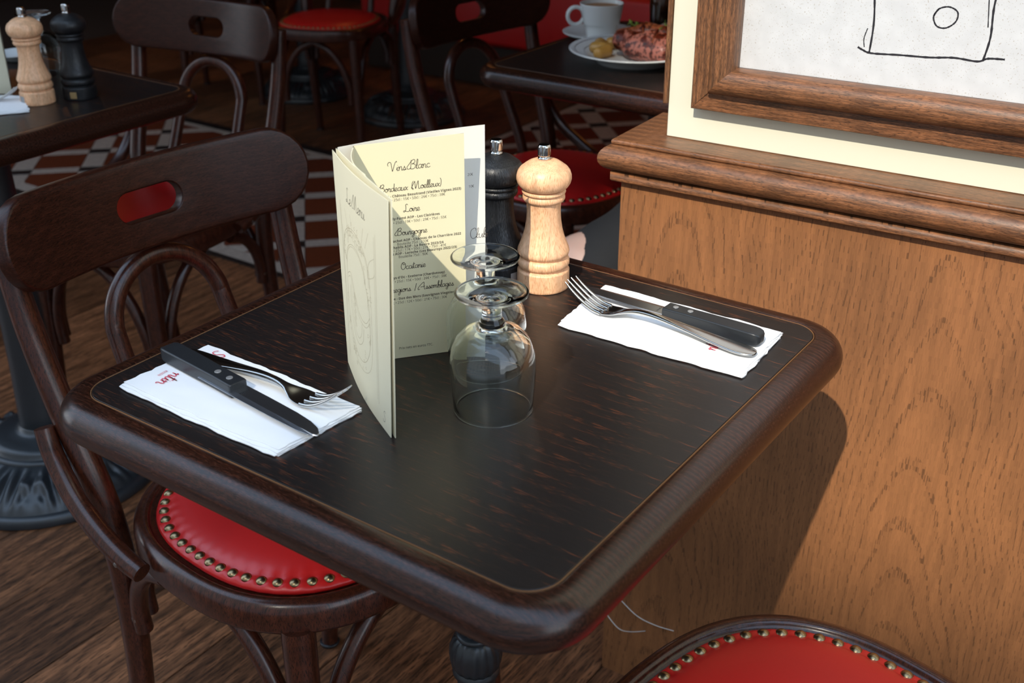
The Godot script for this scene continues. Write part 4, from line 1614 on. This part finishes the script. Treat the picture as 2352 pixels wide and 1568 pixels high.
func wine_glass(label: String, at: Vector3) -> Node3D:
	var b := Mb.new()
	b.lathe([Vector2(0.0330, 0.0004), Vector2(0.0338, 0.0000), Vector2(0.0346, 0.0005), Vector2(0.0349, 0.0014), Vector2(0.0347, 0.0026), Vector2(0.0351, 0.010), Vector2(0.0363, 0.024), Vector2(0.0370, 0.037), Vector2(0.0368, 0.047), Vector2(0.0350, 0.058), Vector2(0.0310, 0.0675), Vector2(0.0245, 0.0745), Vector2(0.0165, 0.0782), Vector2(0.0118, 0.0796), Vector2(0.0106, 0.0812), Vector2(0.0112, 0.0830), Vector2(0.0104, 0.0850), Vector2(0.0088, 0.0872), Vector2(0.0083, 0.0910), Vector2(0.0084, 0.0965), Vector2(0.0098, 0.1010), Vector2(0.0140, 0.1040), Vector2(0.0215, 0.1062), Vector2(0.0290, 0.1083), Vector2(0.0309, 0.1096), Vector2(0.0311, 0.1106), Vector2(0.0304, 0.1113), Vector2(0.0290, 0.1112),
		Vector2(0.0215, 0.1094), Vector2(0.0120, 0.1080), Vector2(0.0075, 0.1084), Vector2(0.0040, 0.1072), Vector2(0, 0.1066), Vector2(0, 0.1066), Vector2(0, 0.0752), Vector2(0, 0.0752), Vector2(0.0080, 0.0749), Vector2(0.0160, 0.0735), Vector2(0.0236, 0.0702), Vector2(0.0299, 0.0638), Vector2(0.0339, 0.0560), Vector2(0.0357, 0.0465), Vector2(0.0359, 0.037), Vector2(0.0352, 0.024), Vector2(0.0340, 0.010), Vector2(0.0331, 0.0024), Vector2(0.0328, 0.0012), Vector2(0.0330, 0.0004)], 72)
	var o := build(b, "wine_glass", M.glass)
	o.position = at
	return tag(o, label, "wine glass", "upturned stemmed wine glasses")


func build_mills_and_glasses():
	make_mill("pale beech pepper mill with chrome knob, on the laid table near its far corner", Vector3(0.2115, TOP, -0.4325), 0.4, M.beech, null)
	make_mill("black pepper mill half hidden behind the standing menu on the laid table", Vector3(0.1605, TOP, -0.4195), 1.35, M.black_ash, M.silver_print)
	wine_glass("upturned stemmed wine glass on the laid table, the nearer of two in a row", Vector3(0.3235, TOP + 0.0003, -0.1885))
	wine_glass("upturned stemmed wine glass on the laid table, the farther of two in a row", Vector3(0.2735, TOP + 0.0003, -0.2470))


# ---------------------------------------------------------------- the table at the left, further back

func build_back_left_setting():
	make_mill("pale beech pepper mill with a silver plate on the darker table at the left", Vector3(-0.9110, TOP, -0.5770), -0.05, M.beech, M.silver_print)
	make_mill("black pepper mill with gold print on the darker table at the left", Vector3(-0.8800, TOP, -0.6380), 0.55, M.black_ash, M.gold_print)
	napkin("white paper napkin cut by the left edge of the picture, before the pale mill", TOP + 0.0002, [Vector2(-0.930, -0.445), Vector2(-1.04, -0.530), Vector2(-0.955, -0.578), Vector2(-0.868, -0.530)], 0.0, 3)
	var f := make_fork("steel fork of which the tines show at the left edge, on the far napkin", Vector3(-1.105, TOP + 0.006, -0.452), 0.62)
	f.rotation.y = 0.50
	# a cropped standing card
	var t := thing("menu", "cream menu card standing on the darker table, cut by the left picture edge", "menu", Vector3(-1.0, TOP, -0.585))
	for k in 2:
		var b := Mb.new()
		b.sheet(6, 4, 0.0008, func(s, v): return Vector3(-0.115 * s, 0.208 * (1.0 - v), (0.055 if k == 0 else -0.07) * s + 0.004 * sin(s * PI)))
		build(b, "front_cover" if k == 0 else "back_cover", M.card, t)
	wine_glass("wine glass upside down on the darker table behind the pale mill", Vector3(-1.075, TOP + 0.0003, -0.700))
	var b := Mb.new()
	b.lathe([Vector2(0, 0.0), Vector2(0.045, 0.0), Vector2(0.047, 0.003), Vector2(0.075, 0.014), Vector2(0.0755, 0.016), Vector2(0.073, 0.0165), Vector2(0.045, 0.006), Vector2(0, 0.005)], 40)
	var o := build(b, "saucer", M.porcelain)
	o.position = Vector3(-1.225, TOP, -0.745)
	o.scale = Vector3(0.55, 0.9, 0.55)
	tag(o, "white saucer glimpsed behind the pale mill on the darker table", "saucer")


# ---------------------------------------------------------------- the table at the right, further back

func build_back_right_setting():
	var at := Vector3(-0.385, TOP, -1.530)
	var b := Mb.new()
	b.lathe([Vector2(0, 0.0), Vector2(0.040, 0.0), Vector2(0.042, 0.003), Vector2(0.066, 0.010), Vector2(0.0785, 0.0165), Vector2(0.0790, 0.0180), Vector2(0.0775, 0.0185), Vector2(0.062, 0.0130), Vector2(0.040, 0.0070), Vector2(0, 0.0060)], 56)
	var o := build(b, "saucer", M.porcelain)
	o.position = at
	tag(o, "white saucer under the coffee cup", "saucer")
	var t := thing("coffee_cup", "white cup of milky coffee with a round handle, standing on a saucer", "cup", at + Vector3(0, 0.0065, 0), 0.0)
	b = Mb.new()
	b.lathe([Vector2(0, 0), Vector2(0.0285, 0), Vector2(0.030, 0.002), Vector2(0.0325, 0.016), Vector2(0.0345, 0.0262), Vector2(0.0372, 0.0275), Vector2(0.0410, 0.046), Vector2(0.0440, 0.0640), Vector2(0.0448, 0.0672), Vector2(0.0440, 0.0682), Vector2(0.0425, 0.0670), Vector2(0.0385, 0.046), Vector2(0.0340, 0.028), Vector2(0.0280, 0.008), Vector2(0, 0.006)], 56)
	build(b, "cup_body", M.porcelain, t)
	b = Mb.new()
	b.lathe([Vector2(0, 0.0585), Vector2(0.0400, 0.0585), Vector2(0.0412, 0.0600), Vector2(0.0400, 0.0606), Vector2(0, 0.0610)], 40)
	build(b, "coffee", M.coffee, t)
	b = Mb.new()
	var ear := []
	for k in 17:
		var a := deg_to_rad(18 + 324.0 * k / 16)
		ear.append(Vector3(-0.0535 + 0.0165 * cos(a), 0.0435 + 0.0175 * sin(a), 0))
	b.tube(ear, 0.0048, 12, true, Vector2(1.35, 0.85))
	b.move(Transform3D(Basis(Vector3.UP, 0.75), Vector3.ZERO))
	build(b, "handle", M.porcelain, t)
	# plate with a dark printed line inside its rim
	at = Vector3(-0.232, TOP, -1.402)
	t = thing("dinner_plate", "white plate with a thin grey printed ring, carrying roast meat and potatoes", "plate", at)
	b = Mb.new()
	b.lathe([Vector2(0, 0.003), Vector2(0.066, 0.003), Vector2(0.068, 0.0), Vector2(0.072, 0.0), Vector2(0.075, 0.006), Vector2(0.090, 0.014), Vector2(0.1235, 0.0235), Vector2(0.1255, 0.0250), Vector2(0.1240, 0.0268), Vector2(0.1210, 0.0265), Vector2(0.090, 0.0180), Vector2(0.078, 0.0115), Vector2(0, 0.0090)], 72)
	build(b, "plate_body", M.porcelain, t)
	b = Mb.new()
	for r in [0.0955, 0.1135]:
		b.lathe([Vector2(r, 0.0194 + (r - 0.09) * 0.275 - 0.0010), Vector2(r + 0.0011, 0.0197 + (r - 0.09) * 0.275 - 0.0010), Vector2(r + 0.0011, 0.0192 + (r - 0.09) * 0.275 - 0.0010), Vector2(r, 0.0189 + (r - 0.09) * 0.275 - 0.0010)], 72, true)
	build(b, "printed_ring", M.grey_print, t)
	# meat: a thick cut with a brown crust
	var up := at + Vector3(0, 0.0105, 0)
	var meat := thing("roast_meat", "thick pink-brown cut of roast meat with a dark crust on the white plate", "meat", up + Vector3(0.045, 0, 0.008))
	b = nets([[Vector3(-0.062, 0.030, 0.010), 0.020, Vector3(0.0, 0.026, 0.012), 0.027], [Vector3(0.0, 0.026, 0.012), 0.027, Vector3(0.048, 0.026, 0.004), 0.028], [Vector3(-0.03, 0.022, 0.025), 0.020, Vector3(0.035, 0.022, 0.030), 0.021]], 0.004, 0.012)
	build(b, "flesh", M.meat, meat)
	b = nets([[Vector3(-0.074, 0.036, -0.004), 0.012, Vector3(-0.02, 0.042, -0.006), 0.021], [Vector3(-0.02, 0.042, -0.006), 0.021, Vector3(0.05, 0.040, -0.014), 0.021]], 0.004, 0.010)
	build(b, "crust", M.meat_crust, meat)
	b = nets([[Vector3(-0.02, 0.060, 0.012), 0.0035, Vector3(0.0, 0.034, 0.040), 0.0028], [Vector3(0.012, 0.058, 0.012), 0.003, Vector3(0.018, 0.038, 0.042), 0.0026], [Vector3(-0.045, 0.050, 0.012), 0.003, Vector3(-0.034, 0.034, 0.034), 0.0026]], 0.0018, 0.004)
	build(b, "sauce", M.meat_crust, meat)
	var rng := RandomNumberGenerator.new()
	rng.seed = 3
	var g := "golden potato pieces round the meat"
	var first: Node3D = null
	var count := 0
	for p in [Vector3(-0.060, 0.012, 0.030), Vector3(-0.042, 0.011, 0.050), Vector3(-0.075, 0.011, 0.008), Vector3(-0.058, 0.013, -0.026), Vector3(-0.030, 0.014, -0.050), Vector3(0.010, 0.030, -0.052), Vector3(0.045, 0.026, -0.050)]:
		var label: String = "golden roast potato piece on the white plate, " + ["left of the meat and nearest the rim", "in front of the meat's left tip", "leftmost of the pieces", "behind the meat's left tip", "behind the meat's middle", "high behind the meat", "at the meat's far right"][count]
		count += 1
		if first == null:
			b = nets([[Vector3(-0.010, 0, 0), 0.0115, Vector3(0.010, 0.001, 0.003), 0.0125]], 0.003, 0.006)
			first = build(b, "potato", M.potato)
			tag(first, label, "potato", g)
			first.position = up + p
		else:
			dup(first, label, up + p, rng.randf() * 3.0, g)
	var herbs := Mb.new()
	for k in 26:
		var c := Vector3(rng.randf_range(-0.045, 0.08), rng.randf_range(0.050, 0.062), rng.randf_range(-0.03, 0.015))
		var dir := Vector3(rng.randf_range(-1, 1), rng.randf_range(0.0, 0.8), rng.randf_range(-1, 1)).normalized()
		herbs.tube([c - Vector3(0, 0.004, 0), c + dir * 0.004, c + dir * 0.009], [0.0022, 0.003, 0.0012], 5, true, Vector2(1, 0.4))
	o = build(herbs, "chopped_herbs", M.herb)
	o.position = up + Vector3(0.02, 0, 0)
	tag(o, "chopped green herbs strewn over the roast meat", "herbs")
	o.set_meta("kind", "stuff")
	# tumblers behind the plate
	for k in 2:
		t = thing("tumbler", ["tall glass of dark drink behind the plate, left of the other one", "tall glass of dark drink behind the plate, next to the wall's end"][k], "glass", [Vector3(-0.300, TOP, -1.640), Vector3(-0.190, TOP, -1.600)][k], 0.0, "glasses of dark drink behind the plate")
		b = Mb.new()
		b.lathe([Vector2(0, 0), Vector2(0.026, 0), Vector2(0.028, 0.002), Vector2(0.034, 0.13), Vector2(0.0335, 0.131), Vector2(0.0325, 0.13), Vector2(0.0265, 0.008), Vector2(0, 0.007)], 36)
		build(b, "glass_wall", M.glass, t)
		b = Mb.new()
		b.lathe([Vector2(0, 0.008), Vector2(0.0262, 0.008), Vector2(0.0312, 0.10), Vector2(0, 0.10)], 36)
		build(b, "drink", M.cola, t)


# ---------------------------------------------------------------- bodies

# surface of tapered capsules [from, radius, to, radius] that melt into each other
func nets(bones: Array, cell: float, k: float) -> Mb:
	var lo := Vector3.ONE * 1e9
	var hi := -lo
	for q in bones:
		for e in [0, 2]:
			var r: Vector3 = Vector3.ONE * (q[e + 1] + 3.0 * cell + k)
			lo = lo.min(q[e] - r)
			hi = hi.max(q[e] + r)
	var n := Vector3i(((hi - lo) / cell).ceil()) + Vector3i.ONE
	var sy := n.x
	var sz := n.x * n.y
	var field := PackedFloat32Array()
	field.resize(sz * n.z)
	field.fill(1000.0)
	for q in bones:
		var a: Vector3 = q[0]
		var c: Vector3 = q[2]
		var ra: float = q[1]
		var rc: float = q[3]
		var m := maxf(ra, rc) + 2.5 * cell + k
		var i0 := Vector3i(((a.min(c) - Vector3.ONE * m - lo) / cell).floor()).max(Vector3i.ZERO)
		var i1 := Vector3i(((a.max(c) + Vector3.ONE * m - lo) / cell).ceil()).min(n - Vector3i.ONE)
		var ac := c - a
		var ll := maxf(ac.length_squared(), 1e-12)
		for z in range(i0.z, i1.z + 1):
			for y in range(i0.y, i1.y + 1):
				var at := z * sz + y * sy
				for x in range(i0.x, i1.x + 1):
					var p := lo + Vector3(x, y, z) * cell
					var t := clampf((p - a).dot(ac) / ll, 0.0, 1.0)
					var d := p.distance_to(a + ac * t) - lerpf(ra, rc, t)
					var f := field[at + x]
					var h := maxf(k - absf(f - d), 0.0) / k
					field[at + x] = minf(f, d) - h * h * k * 0.25
	var b := Mb.new()
	b.shell()
	var id := PackedInt32Array()
	id.resize(field.size())
	id.fill(-1)
	var offs := [0, 1, sy, sy + 1, sz, sz + 1, sz + sy, sz + sy + 1]
	var edges := [[0, 1], [2, 3], [4, 5], [6, 7], [0, 2], [1, 3], [4, 6], [5, 7], [0, 4], [1, 5], [2, 6], [3, 7]]
	var near := cell * 1.8
	for z in n.z - 1:
		for y in n.y - 1:
			var at := z * sz + y * sy
			for x in n.x - 1:
				var f0 := field[at + x]
				if f0 > near or f0 < -near:
					continue
				var inside := 0
				for o in offs:
					if field[at + x + o] < 0.0:
						inside += 1
				if inside == 0 or inside == 8:
					continue
				var sum := Vector3.ZERO
				var cnt := 0
				for e in edges:
					var fa := field[at + x + offs[e[0]]]
					var fb := field[at + x + offs[e[1]]]
					if (fa < 0.0) != (fb < 0.0):
						var t := fa / (fa - fb)
						var pa := Vector3(e[0] & 1, (e[0] >> 1) & 1, e[0] >> 2)
						var pb := Vector3(e[1] & 1, (e[1] >> 1) & 1, e[1] >> 2)
						sum += pa.lerp(pb, t)
						cnt += 1
				id[at + x] = b.add(lo + (Vector3(x, y, z) + sum / cnt) * cell)
	for z in range(1, n.z - 1):
		for y in range(1, n.y - 1):
			var at := z * sz + y * sy
			for x in range(1, n.x - 1):
				var i := at + x
				if absf(field[i]) > near:
					continue
				var inn := field[i] < 0.0
				for ax in 3:
					var st: int = [1, sy, sz][ax]
					if inn == (field[i + st] < 0.0):
						continue
					var u: int = [sy, sz, 1][ax]
					var w: int = [sz, 1, sy][ax]
					var q := [id[i - u - w], id[i - w], id[i], id[i - u]]
					if q.min() < 0:
						continue
					if inn:
						b.quad(q[0], q[1], q[2], q[3])
					else:
						b.quad(q[0], q[3], q[2], q[1])
	return b


# a hand from the wrist: palm, four fingers of different lengths, a thumb from the side of the palm
func hand_bones(wrist: Vector3, along: Vector3, palm: Vector3, thumb: float, curl: float) -> Array:
	along = along.normalized()
	palm = (palm - along * palm.dot(along)).normalized()
	var side := along.cross(palm) * thumb
	var out := [[wrist, 0.022, wrist + along * 0.03, 0.021]]
	var knuckles := [0.031, 0.011, -0.010, -0.029]
	var lens := [0.070, 0.078, 0.073, 0.058]
	for i in 4:
		var k0: Vector3 = wrist + along * (0.088 - 0.004 * absf(i - 1.2)) + side * knuckles[i]
		out.append([wrist + along * 0.02 + side * knuckles[i] * 0.55, 0.013, k0, 0.0115])
		var d := along
		var p := k0
		for j in 3:
			d = (d * cos(curl) + palm * sin(curl)).normalized()
			var q: Vector3 = p + d * lens[i] * [0.46, 0.31, 0.23][j]
			out.append([p, 0.0098 - 0.001 * j, q, 0.0090 - 0.001 * j])
			p = q
	var t0 := wrist + along * 0.028 + side * 0.022
	var t1 := t0 + (along * 0.6 + side * 0.7 + palm * 0.35).normalized() * 0.042
	var t2 := t1 + (along * 0.85 + side * 0.3 + palm * 0.4).normalized() * 0.032
	out.append([t0, 0.014, t1, 0.0115])
	out.append([t1, 0.0112, t2, 0.0095])
	return out


# j: joints in the person's place; builds skin, clothes, hair and eyes
func person(label: String, at: Vector3, j: Dictionary, skirt: Array, bottom: Material, top: Material, bare_arms: bool):
	var t := thing("person", label, "person", at)
	var fw: Vector3 = j.forward.normalized()
	var right := fw.cross(Vector3.UP).normalized()
	var body := []
	body.append([j.pelvis - right * 0.07, 0.105, j.pelvis + right * 0.07, 0.105])
	body.append([j.pelvis, 0.115, j.waist, 0.105])
	body.append([j.waist, 0.105, j.chest, 0.115])
	body.append([j.chest - right * 0.09, 0.095, j.chest + right * 0.09, 0.095])
	body.append([j.chest + Vector3(0, 0.09, 0), 0.06, j.neck, 0.052])
	body.append([j.neck, 0.050, j.head - Vector3(0, 0.03, 0) - fw * 0.01, 0.055])
	body.append([j.shoulder_l, 0.055, j.shoulder_r, 0.055])
	for s in ["l", "r"]:
		body.append([j["shoulder_" + s], 0.050, j["elbow_" + s], 0.038])
		body.append([j["elbow_" + s], 0.038, j["wrist_" + s], 0.026])
		body.append([j["hip_" + s], 0.092, j["knee_" + s], j.get("thin", 0.060)])
		body.append([j["knee_" + s], 0.058, j["knee_" + s].lerp(j["ankle_" + s], 0.35) - fw * 0.01, 0.056])
		body.append([j["knee_" + s].lerp(j["ankle_" + s], 0.35) - fw * 0.01, 0.056, j["ankle_" + s], 0.036])
	var b := nets(body, 0.014, 0.05)
	# head in a finer grid
	var h: Vector3 = j.head
	var up := Vector3.UP
	var face := [[h + up * 0.035 - fw * 0.02, 0.082, h + up * 0.03 + fw * 0.02, 0.078], [h - up * 0.02 + fw * 0.03, 0.066, h - up * 0.075 + fw * 0.055, 0.034], [h + up * 0.005 + fw * 0.088, 0.010, h - up * 0.028 + fw * 0.108, 0.013],
		[h - up * 0.055 + fw * 0.092 - right * 0.016, 0.009, h - up * 0.055 + fw * 0.092 + right * 0.016, 0.009], [h + up * 0.022 + fw * 0.086 - right * 0.04, 0.013, h + up * 0.022 + fw * 0.086 + right * 0.04, 0.013]]
	for s in [-1.0, 1.0]:
		face.append([h + right * s * 0.078 + up * 0.015, 0.012, h + right * s * 0.076 - up * 0.025, 0.009])
	append(b, nets(face, 0.006, 0.018))
	for s in ["l", "r"]:
		var along: Vector3 = (j["wrist_" + s] - j["elbow_" + s]).normalized()
		append(b, nets(hand_bones(j["wrist_" + s], along, j.get("palm_" + s, -up), 1.0 if s == "r" else -1.0, 0.5), 0.0045, 0.010))
	build(b, "body", M.skin, t)
	var wear := []
	for q in [[j.pelvis - right * 0.07, 0.122, j.pelvis + right * 0.07, 0.122], [j.pelvis, 0.128, j.waist, 0.116]]:
		wear.append(q)
	wear.append_array(skirt)
	build(nets(wear, 0.014, 0.05), "skirt" if bare_arms else "trousers", bottom, t)
	wear = [[j.waist - up * 0.06, 0.126, j.waist, 0.116], [j.waist, 0.116, j.chest, 0.127], [j.chest - right * 0.09, 0.106, j.chest + right * 0.09, 0.106], [j.shoulder_l, 0.064, j.shoulder_r, 0.064], [j.chest + up * 0.07, 0.08, j.neck - up * 0.04, 0.062]]
	for s in ["l", "r"]:
		var e: Vector3 = j["elbow_" + s]
		wear.append([j["shoulder_" + s], 0.060, j["shoulder_" + s].lerp(e, 0.45 if bare_arms else 1.0), 0.054 if bare_arms else 0.048])
		if not bare_arms:
			wear.append([e, 0.048, e.lerp(j["wrist_" + s], 0.9), 0.035])
	build(nets(wear, 0.014, 0.05), "shirt", top, t)
	wear = [[h + up * 0.055 - fw * 0.03, 0.088, h + up * 0.055 + fw * 0.012, 0.080], [h - fw * 0.04 + up * 0.02, 0.086, h - fw * 0.055 - up * 0.06, 0.06]]
	if bare_arms:
		wear.append([h - fw * 0.055 - up * 0.06, 0.06, h - fw * 0.07 - up * 0.20, 0.045])
	build(nets(wear, 0.009, 0.03), "hair", M.hair, t)
	for s in [-1.0, 1.0]:
		b = Mb.new()
		b.lathe([Vector2(0, -0.011), Vector2(0.008, -0.008), Vector2(0.011, 0), Vector2(0.008, 0.008), Vector2(0, 0.011)], 12, false, h + up * 0.006 + fw * 0.080 + right * s * 0.032)
		build(b, "eye", M.eye, t)
	for s in ["l", "r"]:
		var an: Vector3 = j["ankle_" + s]
		b = nets([[an + up * 0.0, 0.045, an - up * 0.045 - fw * 0.02, 0.04], [an - up * 0.05 - fw * 0.03, 0.036, an - up * 0.058 + fw * 0.15, 0.032]], 0.01, 0.03)
		build(b, "shoe", M.shoe, t)


func append(b: Mb, o: Mb):
	var s := b.v.size()
	b.shell()
	b.v.append_array(o.v)
	b.uv.append_array(o.uv)
	for i in o.f:
		b.f.append(i + s)


func build_people():
	# the guest at the right-hand table, mostly behind the partition, legs turned out towards the aisle
	var v := func(x: float, y: float, z: float) -> Vector3: return Vector3(x, y, z) - Vector3(0.27, 0, -1.36)
	var j := {"forward": Vector3(-1, 0, 0.25), "pelvis": v.call(0.27, 0.565, -1.36), "waist": v.call(0.28, 0.70, -1.37), "chest": v.call(0.27, 0.90, -1.37), "neck": v.call(0.255, 1.075, -1.365), "head": v.call(0.245, 1.205, -1.36),
		"shoulder_l": v.call(0.285, 1.0, -1.195), "shoulder_r": v.call(0.235, 1.0, -1.535), "elbow_l": v.call(0.03, 0.800, -1.255), "wrist_l": v.call(-0.135, 0.985, -1.290), "elbow_r": v.call(0.06, 0.81, -1.60), "wrist_r": v.call(-0.13, 0.80, -1.50),
		"hip_l": v.call(0.150, 0.560, -1.30), "hip_r": v.call(0.225, 0.555, -1.44), "thin": 0.045, "knee_l": v.call(-0.085, 0.495, -1.000), "knee_r": v.call(0.02, 0.525, -1.170), "ankle_l": v.call(-0.075, 0.085, -0.99), "ankle_r": v.call(0.04, 0.085, -1.16), "palm_l": Vector3(-0.6, -0.5, -0.6)}
	var skirt := []
	for s in ["l", "r"]:
		var hem: Vector3 = j["hip_" + s].lerp(j["knee_" + s], 0.88 if s == "l" else 1.06)
		skirt.append([j["hip_" + s], 0.100, hem, 0.066])
		skirt.append([j["hip_" + s] - Vector3(0, 0.05, 0), 0.08, hem - Vector3(-0.03, 0.06, 0), 0.055])
	skirt.append([v.call(-0.095, 0.535, -1.25) + Vector3(0.03, 0, 0), 0.068, v.call(-0.065, 0.484, -1.0), 0.062])
	person("seated guest in a black skirt, one bare knee showing past the partition", Vector3(0.27, 0, -1.36), j, skirt, M.black_cloth, M.black_cloth, true)
	var c: Node3D = get_node("bentwood_chair")
	dup(c, "bentwood chair under the seated guest, behind the partition", Vector3(0.34, 0, -1.385), deg_to_rad(-84), "bentwood chairs with red studded seats")
